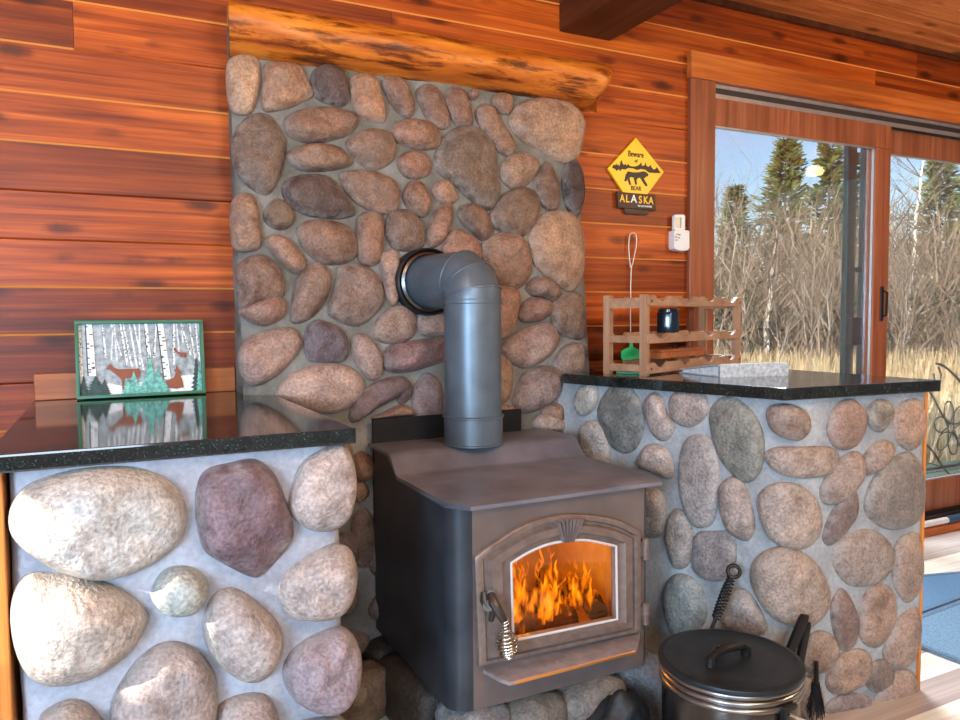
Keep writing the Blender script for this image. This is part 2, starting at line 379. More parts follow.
        if smooth:
            for p in me.polygons: p.use_smooth = True
            me.set_sharp_from_angle(angle=math.radians(smooth))
        me.materials.append(mat)
        ob = bpy.data.objects.new(name, me); COL.objects.link(ob)
        if parent is not None: ob.parent = parent
        else: ob.location = base
        if label: ob['label'] = label
        if cat: ob['category'] = cat
        if group: ob['group'] = group
        if kind: ob['kind'] = kind
        return ob
def thing(name, loc, label, cat, group=None, kind=None):
    o = bpy.data.objects.new(name, None); COL.objects.link(o); o.location = loc; o.empty_display_size = .1
    o['label'] = label; o['category'] = cat
    if group: o['group'] = group
    if kind: o['kind'] = kind
    return o
def structure(mb, name, mat, **kw): return mb.build(name, mat, kind='structure', **kw)

exec_sections = []
# ------------------------------------------------------------------ room shell
CEIL = 2.46
PITCHZ = 0.1335     # board exposure
XL, XR, YF = -1.9, 6.6, -5.2
def boards(mb, z_top_list, x0, x1, y=0., th=.02, seed=3):
    rr = random.Random(seed)
    for z0, z1 in z_top_list:
        cuts = [x0]
        x = x0 + rr.uniform(1.0, 3.0)
        while x < x1-.6:
            cuts.append(x); x += rr.uniform(1.8, 3.4)
        cuts.append(x1)
        for a, b in zip(cuts, cuts[1:]):
            t = rr.random()
            # face with a small eased lower edge, mostly painted pale as if lit
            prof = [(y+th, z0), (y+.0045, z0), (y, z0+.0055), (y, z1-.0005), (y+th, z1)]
            bm = mb.bm
            A = [bm.verts.new((a+.0006, p[0], p[1])) for p in prof]; B = [bm.verts.new((b-.0006, p[0], p[1])) for p in prof]
            fs = [bm.faces.new(A), bm.faces.new(B[::-1])]
            for i in range(len(prof)): fs.append(bm.faces.new((A[i-1], B[i-1], B[i], A[i])))
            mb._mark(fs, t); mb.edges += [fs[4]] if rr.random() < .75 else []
zs = [1.907 + PITCHZ*k for k in range(-16, 6)]
DOOR_X0, DOOR_X1, DOOR_TOP = 2.19, 4.62, 2.19
mb = MB()
low = [(max(z, 0), min(z+PITCHZ, CEIL)) for z in zs if z+PITCHZ > 0 and z < CEIL]
full = [(a, b) for a, b in low if a > DOOR_TOP-.08]
part = [(a, b) for a, b in low if a <= DOOR_TOP-.08]
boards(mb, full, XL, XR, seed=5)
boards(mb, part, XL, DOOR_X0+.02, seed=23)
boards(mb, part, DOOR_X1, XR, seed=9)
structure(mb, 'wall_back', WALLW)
mb = MB(); mb.box((XL, .02, 0), (DOOR_X0+.02, .14, CEIL)); mb.box((DOOR_X1, .02, 0), (XR, .14, CEIL)); mb.box((DOOR_X0+.02, .02, DOOR_TOP), (DOOR_X1, .14, CEIL))
structure(mb, 'wall_back_core', PLASTER)
# floor of pale boards
mb = MB(); x = XL; rr = random.Random(4); y = YF
while y < .02:
    a = XL
    while a < XR:
        b = min(XR, a+rr.uniform(1.2, 2.4)); mb.box((a+.0007, y+.0007, -.03), (b-.0007, min(y+.12, .1), 0), 0, rr.random()); a = b
    y += .12
structure(mb, 'floor', FLOORW)
mb = MB(); y = YF; rr = random.Random(8)
while y < 0:
    mb.prism([(XL, y+.002), (XR, y+.002), (XR, min(y+.083, 0)), (XL, min(y+.083, 0))], CEIL, CEIL+.02, .0015, rr.random()); y += .085
structure(mb, 'ceiling', CEILW)
mb = MB(); mb.box((1.42, -.022, CEIL-.025), (XR, 0, CEIL)); structure(mb, 'trim_1', BEAMW)
# left, right and front walls behind the camera, with openings that let the sun in
SUNDIR = Vector((-.86, -.20, .40)).normalized()       # towards the sun
mb = MB(); wy0, wy1, wz0, wz1 = -1.47, -1.33, 1.36, 1.72
mb.box((XL-.1, YF, 0), (XL, wy0, CEIL)); mb.box((XL-.1, wy1, 0), (XL, .14, CEIL)); mb.box((XL-.1, wy0, 0), (XL, wy1, wz0)); mb.box((XL-.1, wy0, wz1), (XL, wy1, CEIL))
structure(mb, 'wall_left', PLASTER)
mb = MB(); mb.box((XR, YF, 0), (XR+.1, .14, CEIL)); structure(mb, 'wall_right', PLASTER)
mb = MB(); mb.box((XL, YF-.1, 0), (XR, YF, CEIL)); structure(mb, 'wall_front', PLASTER)
mb = MB(); mb.box((XL-.2, YF-.3, CEIL+.02), (XR+.2, .5, CEIL+.12)); structure(mb, 'roof', PLASTER)

# ceiling beam
p0, p1 = on_y(559, 32, 0), on_y(610, 41, 0)
bt = thing('ceiling_beam', (p0.x, -1.5, 2.2), 'dark brown ceiling beam running out from the wood wall above the log mantel', 'beam')
zb = (p0.z+p1.z)/2
mb = MB(); mb.box((p0.x, YF, zb), (p1.x, .0, zb+.105), .004); mb.build('lower_beam', BEAMW, bt)
mb = MB(); mb.box((p0.x+.0, YF, zb+.105), (p1.x-.0, .0, CEIL), .003); mb.build('upper_beam', BEAMU, bt)

# ------------------------------------------------------------------ sliding glass door
DX0 = on_y(712, 125, 0).x; GT = 1.945
MX0, MX1 = on_y(874, 200, 0).x, on_y(889.5, 200, 0).x
mb = MB()
cx0 = on_y(691, 120, -.022).x
mb.box((cx0, -.022, 0), (DX0, .0, 2.118), .002); mb.box((DX0-.03, 0, 0), (DX0, .13, 2.118))
mb.box((DOOR_X1-.06, -.022, 0), (DOOR_X1+.06, 0, 2.118), .002); mb.box((DOOR_X1-.03, 0, 0), (DOOR_X1, .13, 2.118))
structure(mb, 'door_1_casing', TRIMZ)
mb = MB(); mb.box((cx0-.006, -.03, 2.118), (DOOR_X1+.07, 0, 2.225), .002); mb.box((DX0-.03, 0, 2.12), (DOOR_X1, .13, 2.19)); structure(mb, 'door_1_header', TRIMX)
mb = MB(); mb.box((DX0, .0, 2.072), (DOOR_X1-.03, .12, 2.118)); structure(mb, 'door_1_track', DARKT)
mb = MB(); mb.box((DX0, -.006, 2.057), (DOOR_X1-.03, .004, 2.075)); mb.box((DX0, -.004, 2.10), (DOOR_X1-.03, .006, 2.116)); structure(mb, 'door_1_track_rail', ALU)
def leaf(name, x0, x1, y0, y1, left, right):
    mb = MB()
    mb.box((x0, y0, .09), (x1, y1, .256), .003); mb.box((x0, y0, GT), (x1, y1, 2.062), .003)
    if left: mb.box((x0, y0, .256), (x0+left, y1, GT), .003)
    if right: mb.box((x1-right, y0, .256), (x1, y1, GT), .003)
    o = structure(mb, name, TRIMZ)
    ym = (y0+y1)/2
    mb = MB(); gx0, gx1 = x0+left, x1-right
    mb.box((gx0-.005, ym-.003, .25), (gx1+.005, ym+.003, GT+.005)); g = mb.build(name+'_pane', GLASS, o)
    mb = MB(); w = .006
    for a, b in (((gx0, y0+.004, .256), (gx0+w, y0+.016, GT)), ((gx1-w, y0+.004, .256), (gx1, y0+.016, GT)), ((gx0, y0+.004, GT-w), (gx1, y0+.016, GT)), ((gx0, y0+.004, .256), (gx1, y0+.016, .256+w))): mb.box(a, b)
    mb.build(name+'_seal', ALU, o)
    return o
d1 = leaf('door_1', DX0, MX1, -.004, .04, .008, MX1-MX0)
d2 = leaf('door_2', MX1-.05, DOOR_X1-.035, .052, .092, .045, .1)
mb = MB(); mb.box((DX0, -.0, .0), (DOOR_X1-.03, .12, .03)); mb.box((DX0, .0, .03), (DOOR_X1-.03, .008, .085)); mb.box((DX0, .05, .03), (DOOR_X1-.03, .056, .09)); structure(mb, 'door_1_sill', DARKT)
# pull handle on the middle stile
hx = on_y(880.5, 305, 0).x
mb = MB(); mb.tube([(hx, -.004, 1.13), (hx, -.032, 1.14), (hx, -.034, 1.25), (hx, -.004, 1.26)], .006, 8); mb.box((hx-.012, -.010, 1.11), (hx+.012, -.0035, 1.28), .002); mb.build('door_1_handle', BLACK, d1)
# screen door outside the fixed pane
sx = [on_y(v, 250, .14).x for v in (845, 854, 861.5, 872)]
sd = thing('screen_door', (sx[1], .15, .05), 'narrow dark green screen door frame outside the left glass pane', 'screen door')
mb = MB(); mb.box((sx[0], .13, .05), (sx[1], .16, 2.05), .003); mb.build('stile', SCREEN, sd)
mb = MB(); mb.box((sx[2], .13, .05), (sx[3], .16, 2.05), .003); mb.build('stile', SCREEN, sd)
zl = on_y(858, 272, .13).z
mb = MB(); mb.box((sx[0], .135, zl), (sx[3], .155, zl+.025), .003); mb.build('crossbar', SCREEN, sd)
za, zb2 = on_y(858, 345, .13).z, on_y(858, 317, .13).z
mb = MB(); mb.box((sx[0]+.005, .10, za), (sx[3]-.01, .13, zb2), .006); mb.build('latch', BLACK, sd)
# security bar lying in the track
a, b, c = on_y(926, 529, -.02), on_y(946, 523.5, -.02), on_y(985, 513, -.02)
zc = .055
sb = thing('security_bar', (3.3, -.02, .03), 'white security rod with a dark blue end lying along the glass door track', 'rod')
mb = MB(); mb.tube([(2.4, -.022, zc), (b.x, -.022, zc)], .017, 10); mb.build('rod', WHITE, sb)
mb = MB(); mb.tube([(b.x, -.022, zc), (4.45, -.022, zc)], .021, 10); mb.build('rubber_end', BLUEEND, sb)
mb = MB(); mb.box((2.29, -.045, 0), (4.6, 0, .036), .002); structure(mb, 'door_1_threshold', TRIMX)
# ------------------------------------------------------------------ stones
def stone_bm(mb, pts_px, surf, h, seed, back=.03, rough=1.0, flat=3.6, grow=1.05):
    n = 4 if len(pts_px) > 6 else 5
    out = catmull(V2(pts_px), n)
    cx = sum(p.x for p in out)/len(out); cy = sum(p.y for p in out)/len(out); c = Vector((cx, cy, 0)); out = [c+(p-c)*grow for p in out]
    off = Vector((seed*3.17, seed*1.73, seed*.71))
    bm = mb.bm; rings = []; rl = bm.verts.layers.float.new('rim')
    prof = [(.90, -back), (1.0, 0.0)] + [(k, h*(1-k**flat)**.62) for k in (.985, .94, .86, .74, .58, .38, .18)]
    for k, hh in prof:
        ring = []
        for p in out:
            q = c+(p-c)*k
            P, nr = surf(q.x, q.y)
            d = noise.noise(P*8+off)*.34*h + noise.noise(P*22+off)*.20*h*rough + noise.noise(P*55+off)*.06*h*rough
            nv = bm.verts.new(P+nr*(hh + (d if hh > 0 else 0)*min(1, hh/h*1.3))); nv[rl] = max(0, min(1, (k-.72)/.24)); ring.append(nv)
        rings.append(ring)
    m = len(out)
    for A, B in zip(rings, rings[1:]):
        for k in range(m): bm.faces.new((A[k], A[(k+1) % m], B[(k+1) % m], B[k]))
    P, nr = surf(c.x, c.y)
    ctr = bm.verts.new(P+nr*(h+noise.noise(P*8+off)*.34*h+noise.noise(P*22+off)*.20*h))
    for k in range(m): bm.faces.new((rings[-1][k], rings[-1][(k+1) % m], ctr))
    return P
def add_stone(pts, surf, h, col, parent, seed, **kw):
    mb = MB(); P = stone_bm(mb, pts, surf, h, seed, **kw)
    o = mb.build('stone', STONE, parent, smooth=60)
    o.color = (*col, 1); return o
def conv(ox, oy, s, pts): return [(ox+x/s, oy+y/s) for x, y in pts]
def tint(c, k=(1, 1, 1), g=1.12):
    # albedo from the look on the photo
    v = [(x**1.9)*g*m for x, m in zip(c, k)]; l = sum(v)/3
    return tuple(max(.01, l+(x-l)*SAT) for x in v)
SAT = .85

KF = .102
CHN = Vector((0, -1, KF)).normalized()
def chim_y(z): return -.06 - KF*(2.0-z)
CHC = CHN.dot(Vector((0, chim_y(1.0), 1.0)))
def s_chim(x, y): return on_plane(x, y, CHN, CHC), CHN
chim = thing('stone_chimney', (.98, -.1, 0), 'chimney breast of mortared brown river stones rising behind the wood stove', 'chimney')
CX0, CX1 = .357, 1.585
mb = MB(); bm = mb.bm; nx, nz = 80, 130; grid = []
for j in range(nz+1):
    z = 2.03*j/nz; row = []
    for i in range(nx+1):
        x = CX0+(CX1-CX0)*i/nx
        p = Vector((x, chim_y(z), z)); d = noise.noise(p*5)*.010+noise.noise(p*17)*.004
        e = min(i, nx-i)/4
        y = p.y - d + (0 if e >= 1 else (1-e)**2*.02)
        row.append(bm.verts.new((x+noise.noise(p*6+Vector((5, 0, 0)))*(.006 if e < 1 else 0), y, z)))
    grid.append(row)
for j in range(nz):
    for i in range(nx): bm.faces.new((grid[j][i], grid[j][i+1], grid[j+1][i+1], grid[j+1][i]))
for i in (0, nx):
    bk = [bm.verts.new((grid[j][i].co.x, -.0015, grid[j][i].co.z)) for j in range(nz+1)]
    for j in range(nz): bm.faces.new((grid[j][i], grid[j+1][i], bk[j+1], bk[j]))
    if i == 0: bkl = bk
tops = grid[nz]
mb.build('mortar', MORT_C, chim, smooth=60)
A = (220, 40, 3.6); B = (400, 70, 3.6); C3 = (220, 230, 3.6); E4 = (400, 240, 3.6); P1 = (0, 0, 1)
CH = [
 (A, (.62, .5, .4), [(28, 95), (60, 65), (115, 65), (138, 100), (135, 180), (115, 250), (80, 262), (45, 245), (28, 190)]),
 (A, (.52, .38, .29), [(165, 95), (210, 88), (280, 100), (305, 140), (328, 195), (300, 220), (230, 245), (165, 250), (152, 200), (158, 140)]),
 (A, (.27, .21, .21), [(335, 120), (370, 98), (420, 100), (450, 135), (455, 200), (440, 235), (390, 230), (345, 205), (330, 160)]),
 (A, (.53, .38, .28), [(470, 150), (500, 128), (545, 135), (570, 175), (590, 250), (585, 292), (540, 290), (495, 270), (475, 215)]),
 (A, (.43, .31, .25), [(585, 155), (610, 135), (650, 145), (680, 190), (695, 250), (675, 278), (635, 255), (605, 210)]),
 (A, (.42, .31, .25), [(240, 290), (280, 260), (370, 248), (450, 260), (485, 290), (470, 330), (420, 355), (330, 370), (260, 350), (240, 320)]),
 (A, (.35, .28, .24), [(50, 370), (80, 305), (130, 275), (180, 285), (220, 345), (232, 385), (215, 470), (185, 535), (150, 548), (95, 510), (55, 450)]),
 (A, (.41, .31, .25), [(245, 420), (280, 390), (350, 378), (420, 390), (465, 430), (455, 455), (380, 470), (290, 465)]),
 (A, (.43, .33, .27), [(455, 380), (490, 340), (550, 325), (605, 345), (628, 395), (610, 440), (555, 465), (500, 440)]),
 (P1, (.46, .33, .26), [(391, 131), (397, 124), (412, 121), (428, 124), (438, 135), (437, 146), (424, 150), (407, 147), (394, 140)]),
 (P1, (.44, .31, .25), [(397, 162), (404, 154), (418, 152), (428, 160), (429, 172), (420, 178), (405, 176)]),
 (A, (.26, .2, .19), [(230, 535), (265, 500), (330, 490), (390, 500), (440, 550), (475, 605), (465, 630), (400, 640), (320, 630), (255, 595)]),
 (A, (.43, .32, .26), [(435, 490), (480, 475), (560, 480), (620, 510), (640, 550), (630, 610), (590, 622), (530, 605), (470, 560)]),
 (P1, (.44, .32, .26), [(404, 192), (411, 182), (422, 185), (429, 203), (424, 216), (414, 214), (405, 203)]),
 (P1, (.5, .38, .31), [(231, 208), (238, 197), (251, 197), (257, 211), (260, 232), (259, 246), (245, 250), (234, 246), (231, 228)]),
 (A, (.36, .3, .25), [(160, 620), (195, 578), (240, 590), (265, 630), (250, 670), (210, 682), (170, 660)]),
 (P1, (.45, .33, .27), [(358, 220), (366, 214), (379, 216), (383, 235), (380, 257), (372, 264), (360, 260), (357, 240)]),
 (P1, (.37, .29, .25), [(388, 217), (398, 211), (412, 214), (422, 230), (421, 246), (410, 250), (395, 248), (387, 236)]),
 (P1, (.42, .32, .27), [(298, 231), (310, 222), (330, 222), (348, 230), (356, 248), (348, 260), (325, 263), (305, 250)]),
 (B, (.42, .3, .24), [(60, 90), (85, 60), (120, 65), (150, 110), (172, 170), (165, 205), (130, 205), (90, 165)]),
 (B, (.4, .28, .22), [(165, 90), (190, 68), (225, 80), (250, 140), (258, 185), (240, 205), (200, 195), (175, 145)]),
 (B, (.42, .32, .28), [(245, 85), (262, 70), (280, 90), (268, 108), (248, 105)]),
 (B, (.47, .35, .28), [(330, 105), (360, 85), (395, 95), (402, 130), (385, 158), (350, 148)]),
 (B, (.42, .31, .25), [(275, 155), (300, 128), (335, 140), (370, 200), (408, 265), (400, 300), (365, 300), (320, 250), (285, 200)]),
 (B, (.54, .42, .33), [(400, 180), (430, 130), (490, 110), (570, 115), (625, 140), (655, 190), (650, 240), (630, 310), (580, 328), (510, 295), (445, 255), (410, 215)]),
 (B, (.34, .28, .24), [(130, 320), (165, 245), (230, 210), (270, 215), (320, 255), (340, 310), (345, 370), (352, 430), (330, 485), (295, 488), (240, 450), (200, 410), (145, 370)]),
 (B, (.47, .37, .3), [(365, 350), (390, 315), (440, 298), (485, 325), (488, 365), (455, 410), (405, 422), (370, 395)]),
 (B, (.37, .28, .24), [(485, 400), (510, 345), (530, 338), (555, 385), (568, 440), (560, 495), (525, 495), (495, 455)]),
 (B, (.2, .16, .16), [(585, 380), (605, 335), (630, 330), (652, 380), (655, 460), (640, 520), (615, 515), (590, 460)]),
 (B, (.5, .37, .3), [(115, 430), (135, 405), (170, 402), (200, 450), (195, 475), (160, 485), (125, 460)]),
 (B, (.36, .27, .22), [(210, 510), (240, 485), (290, 495), (325, 550), (328, 590), (300, 612), (255, 580), (220, 545)]),
 (B, (.38, .3, .25), [(330, 520), (370, 455), (430, 428), (480, 445), (497, 490), (480, 550), (440, 595), (380, 585), (340, 560)]),
 (B, (.46, .33, .27), [(95, 600), (115, 520), (145, 490), (180, 490), (182, 540), (155, 610), (115, 635)]),
 (B, (.48, .33, .26), [(160, 620), (190, 580), (240, 590), (280, 635), (275, 690), (160, 690)]),
 (P1, (.44, .33, .27), [(482, 250), (489, 239), (505, 234), (520, 238), (528, 255), (529, 272), (520, 285), (505, 286), (490, 270)]),
 (P1, (.53, .41, .32), [(530, 237), (539, 220), (556, 213), (572, 217), (581, 234), (582, 255), (580, 275), (570, 288), (550, 278), (535, 262)]),
 (C3, (.4, .31, .27), [(60, 150), (100, 105), (160, 100), (210, 150), (225, 220), (200, 248), (140, 262), (80, 275), (72, 215)]),
 (C3, (.48, .37, .33), [(72, 295), (110, 272), (190, 238), (228, 262), (225, 310), (165, 342), (110, 330)]),
 (C3, (.5, .38, .32), [(165, 45), (195, 22), (240, 40), (300, 100), (298, 140), (260, 150), (210, 110)]),
 (C3, (.44, .35, .31), [(258, 290), (275, 190), (315, 135), (355, 125), (390, 160), (390, 220), (350, 290), (300, 325), (262, 325)]),
 (C3, (.42, .34, .31), [(395, 280), (420, 190), (430, 140), (490, 130), (550, 160), (580, 220), (575, 270), (530, 320), (480, 340), (410, 310)]),
 (P1, (.52, .42, .38), [(380, 258), (387, 252), (397, 254), (398, 280), (397, 300), (390, 303), (385, 292), (382, 275)]),
 (C3, (.46, .38, .35), [(550, 355), (590, 300), (645, 275), (695, 300), (700, 350), (680, 390), (610, 408), (560, 390)]),
 (C3, (.52, .42, .39), [(75, 440), (110, 390), (180, 365), (250, 358), (285, 395), (280, 430), (230, 495), (160, 545), (110, 550), (80, 510)]),
 (C3, (.3, .26, .3), [(310, 370), (345, 330), (395, 340), (440, 370), (455, 410), (445, 465), (380, 472), (315, 460)]),
 (C3, (.5, .42, .4), [(475, 400), (500, 378), (540, 395), (575, 450), (580, 510), (545, 535), (505, 500), (480, 450)]),
 (P1, (.4, .3, .31), [(385, 353), (392, 345), (415, 341), (440, 339), (446, 345), (444, 358), (430, 365), (408, 371), (390, 370), (385, 362)]),
 (C3, (.6, .51, .48), [(210, 590), (250, 530), (310, 500), (400, 485), (470, 505), (508, 550), (490, 610), (420, 650), (340, 650), (260, 620)]),
 (C3, (.36, .3, .32), [(470, 660), (500, 600), (560, 550), (640, 530), (670, 555), (650, 590), (560, 640), (490, 685)]),
 (P1, (.5, .39, .34), [(373, 418), (384, 412), (400, 405), (411, 409), (413, 415), (395, 417)]),
 (P1, (.52, .44, .42), [(417, 320), (425, 314), (444, 316), (446, 333), (430, 336), (420, 333)]),
 (E4, (.4, .34, .36), [(45, 560), (70, 500), (105, 485), (140, 520), (150, 580), (130, 645), (80, 650), (50, 620)]),
 (P1, (.36, .3, .32), [(395, 383), (402, 378), (410, 385), (409, 398), (400, 403), (396, 395)]),
 (P1, (.47, .34, .28), [(490, 290), (502, 287), (513, 289), (518, 297), (516, 316), (509, 333), (495, 334)]),
 (E4, (.42, .33, .3), [(455, 170), (490, 135), (540, 150), (570, 185), (550, 220), (510, 205), (475, 200)]),
 (E4, (.42, .31, .28), [(430, 250), (470, 210), (530, 222), (545, 255), (500, 290), (440, 290)]),
 (E4, (.36, .29, .25), [(545, 240), (580, 200), (625, 190), (655, 230), (655, 340), (620, 350), (570, 330), (548, 290)]),
 (E4, (.52, .43, .41), [(375, 380), (420, 335), (500, 305), (545, 315), (560, 365), (530, 415), (460, 455), (405, 440), (378, 410)]),
 (E4, (.43, .37, .37), [(410, 560), (440, 490), (500, 460), (560, 465), (580, 500), (565, 555), (510, 600), (450, 618), (415, 600)]),
 (E4, (.42, .36, .34), [(555, 440), (590, 385), (640, 375), (660, 420), (650, 470), (610, 488), (570, 475)]),
 (P1, (.44, .34, .28), [(490, 356), (508, 360), (512, 376), (509, 396), (500, 404), (490, 404)]),
 (E4, (.5, .44, .42), [(480, 650), (510, 625), (570, 630), (600, 670), (590, 690), (490, 680)]),
 (P1, (.46, .38, .34), [(499, 408), (508, 405), (517, 412), (515, 419), (500, 418)]),
 (P1, (.42, .31, .22), [(353, 459), (362, 452), (372, 460), (371, 476), (360, 481), (354, 472)]),
 (P1, (.42, .32, .22), [(353, 488), (362, 482), (369, 492), (360, 502), (353, 498)]),
 (P1, (.34, .27, .22), [(352, 520), (365, 510), (375, 530), (372, 560), (358, 565), (352, 545)]),
]
for i, (sys, c, pts) in enumerate(CH):
    pts = conv(*sys, pts)
    w = max(p[0] for p in pts)-min(p[0] for p in pts)
    hh = .026+.022*min(1, w/60)
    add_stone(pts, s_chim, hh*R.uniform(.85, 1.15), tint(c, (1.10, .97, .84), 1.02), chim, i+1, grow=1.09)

def oval(cu, cv, ru_, rv_, rot, rr):
    return [(cu+ru_*math.cos(a)*math.cos(rot)*k-rv_*math.sin(a)*math.sin(rot)*k, cv+ru_*math.cos(a)*math.sin(rot)*k+rv_*math.sin(a)*math.cos(rot)*k) for a, k in [(2*PI*i/9, rr.uniform(.88, 1.1)) for i in range(9)]]
def s_low(x, z): return Vector((x, chim_y(z), z)), CHN
ro = random.Random(12)
for i, (x, z, a, b, t) in enumerate(((.50, .80, .055, .04, .3), (.62, .72, .05, .06, 0), (.49, .67, .05, .06, .5), (.60, .58, .06, .045, -.3), (.50, .50, .05, .07, .1), (.63, .44, .06, .05, .6), (.51, .35, .06, .05, 0), (.62, .29, .05, .05, .2), (.50, .21, .055, .05, -.3), (.63, .15, .06, .045, .2), (.51, .08, .06, .045, 0), (.75, .40, .05, .06, 0), (.76, .25, .06, .05, .3), (1.40, .80, .05, .045, .2), (1.42, .66, .045, .06, .4), (1.41, .50, .05, .06, 0), (1.42, .33, .05, .06, .2))):
    add_stone(oval(x, z, a, b, t, ro), s_low, .035, tint(ro.choice(((.42, .31, .24), (.36, .29, .25), (.45, .35, .29), (.33, .28, .27)))), chim, 300+i)

# ------------------------------------------------------------------ log mantel
mt = thing('log_mantel', (.98, -.08, 1.98), 'half-round peeled honey-coloured log mantel with dark streaks above the river stones', 'mantel')
mb = MB(); bm = mb.bm
MZ0 = on_y(400, 73, -.1).z; 
mL, mR = on_y(231, 30, -.06).x, on_y(606, 80, -.06).x
zc_bot = on_y(300, 58, -.14).z; zc_top = on_y(300, 6, -.10).z
mid = (zc_bot+zc_top)/2; rz = (zc_top-zc_bot)/2
seg, nl = 18, 60; rings = []
for i in range(nl+1):
    x = mL+(mR-mL)*i/nl; f = 1.0
    e = (nl-i)/nl*(mR-mL)
    taper = 1.0 if e > .05 else .90+.10*math.sqrt(max(0, e/.05))
    ring = []
    for k in range(seg+1):
        a = -PI/2 + PI*k/seg
        q = Vector((x*2.2, math.cos(a)*.8, math.sin(a)*.8))
        d = 1+.07*noise.noise(q*2.3)+.03*noise.noise(q*7)
        yy = -(.02+.135*math.cos(a)*d*taper); zz = mid+rz*math.sin(a)*d*taper+(1-taper)*rz*.35
        cutx = (.030*math.sin(a)-.035)*max(0, 1-(nl-i)/6)
        ring.append(bm.verts.new((x - (.02*math.cos(a) if i == 0 else 0) + cutx, yy, zz)))
    ring.append(bm.verts.new((x, 0, mid+rz))); ring.append(bm.verts.new((x, 0, mid-rz)))
    rings.append(ring)
m = len(rings[0])
for a_, b_ in zip(rings, rings[1:]):
    for k in range(m): bm.faces.new((a_[k], a_[(k+1) % m], b_[(k+1) % m], b_[k]))
lf = [v.co.copy() for v in rings[0]]
bm.faces.new(rings[-1][::-1])
mb.build('log', MANTEL, mt, smooth=50)
mb = MB(); vs = [mb.bm.verts.new(p+Vector((-.0015, 0, 0))) for p in lf]; mb.bm.faces.new(vs); mb.build('end_grain', LOGEND, mt, smooth=0)

# ------------------------------------------------------------------ left counter and pier
LZ = .925
def slab_obj(name, poly, z0, z1, label):
    mb = MB(); mb.prism(poly, z0, z1, .004, None, 2); return mb.build(name, GRAN, None, label, 'countertop', smooth=0)
slab_obj('granite_countertop', [(-.19, -.003), (-.19, -.965), (.448, -.965), (.435, -.235), (.354, -.16), (.354, -.003)], LZ-.032, LZ, 'polished black granite counter slab under the framed deer picture')
lp = thing('stone_pier', (.13, -.5, 0), 'low pier of big pale boulders in grey mortar under the left granite slab', 'stone pier')
PLY = -.935; PLX0, PLX1 = -.165, .425
def grid_wall(path, z0, z1, nz, amp, seed):
    """path: list of (x,y,nx,ny)"""
    mb = MB(); bm = mb.bm; rows = []
    off = Vector((seed, seed*2, seed*3))
    for j in range(nz+1):
        z = z0+(z1-z0)*j/nz; row = []
        for (x, y, ax, ay) in path:
            p = Vector((x, y, z)); d = amp*(noise.noise(p*5+off)+.4*noise.noise(p*16+off))
            row.append(bm.verts.new((x+ax*d, y+ay*d, z)))
        rows.append(row)
    for j in range(nz):
        for i in range(len(path)-1): bm.faces.new((rows[j][i], rows[j][i+1], rows[j+1][i+1], rows[j+1][i]))
    return mb
def poly_path(pts, step, rnd):
    """densify + round the corners of an open polyline; normals point to the left-hand outside (-perp)"""
    res = []; P = [Vector((*p, 0)) for p in pts]
    dense = []
    for a, b in zip(P, P[1:]):
        n = max(1, int((b-a).length/step))
        dense += [a.lerp(b, k/n) for k in range(n)]
    dense.append(P[-1])
    for _ in range(rnd):
        dense = [dense[0]]+[(dense[i-1]+dense[i]*2+dense[i+1])/4 for i in range(1, len(dense)-1)]+[dense[-1]]
    for i, p in enumerate(dense):
        t = (dense[min(i+1, len(dense)-1)]-dense[max(i-1, 0)]).normalized()
        res.append((p.x, p.y, t.y, -t.x))
    return res
mb = grid_wall(poly_path([(PLX0, -.05), (PLX0, PLY), (PLX1, PLY), (PLX1, -.15)], .018, 6), 0, LZ-.032, 50, .008, 3)
mb.build('mortar', MORT_L, lp, smooth=60)
NL = Vector((0, -1, 0))
def s_left(x, y): return on_y(x, y, PLY), NL
LP = (0, 400, 2.25)
LS = [
 (LP, (.62, .585, .55), .075, [(30, 250), (55, 205), (100, 180), (180, 158), (270, 152), (340, 165), (390, 200), (412, 250), (400, 310), (350, 355), (280, 388), (210, 395), (140, 380), (80, 345), (35, 300)]),
 (LP, (.34, .25, .27), .06, [(445, 200), (465, 160), (520, 145), (570, 138), (610, 165), (635, 215), (655, 290), (640, 330), (590, 385), (560, 390), (500, 360), (460, 330), (443, 260)]),
 (P1, (.56, .49, .46), .05, [(290, 500), (300, 468), (320, 452), (340, 446), (351, 460), (354, 490), (346, 518), (330, 529), (308, 527), (293, 515)]),
 (LP, (.60, .54, .49), .08, [(30, 470), (60, 400), (130, 395), (200, 405), (270, 430), (320, 470), (325, 500), (290, 560), (220, 610), (150, 632), (90, 625), (45, 570)]),
 (LP, (.52, .53, .5), .055, [(342, 430), (370, 385), (420, 375), (460, 400), (462, 440), (430, 475), (385, 480), (350, 460)]),
 (LP, (.56, .5, .47), .06, [(460, 500), (480, 445), (520, 425), (570, 450), (620, 500), (632, 550), (605, 610), (560, 630), (510, 605), (470, 560)]),
 (P1, (.55, .48, .45), .05, [(280, 585), (290, 568), (312, 553), (335, 545), (350, 552), (355, 575), (350, 600), (335, 615), (305, 618), (285, 612)]),
 (LP, (.5, .44, .42), .07, [(255, 680), (310, 590), (370, 550), (430, 560), (475, 610), (485, 670), (475, 740), (440, 800), (340, 820), (270, 760)]),
 (P1, (.47, .4, .42), .055, [(285, 665), (298, 645), (322, 632), (345, 630), (358, 650), (358, 680), (346, 703), (325, 712), (300, 702), (287, 685)]),
 (LP, (.5, .44, .42), .06, [(490, 700), (540, 665), (595, 665), (620, 700), (625, 760), (590, 830), (495, 800)]),
 (LP, (.55, .49, .45), .06, [(90, 730), (120, 690), (170, 675), (215, 700), (245, 760), (220, 850), (120, 840)]),
 (P1, (.5, .44, .42), .05, [(286, 735), (310, 720), (345, 722), (356, 750), (340, 790), (300, 790)]),
]
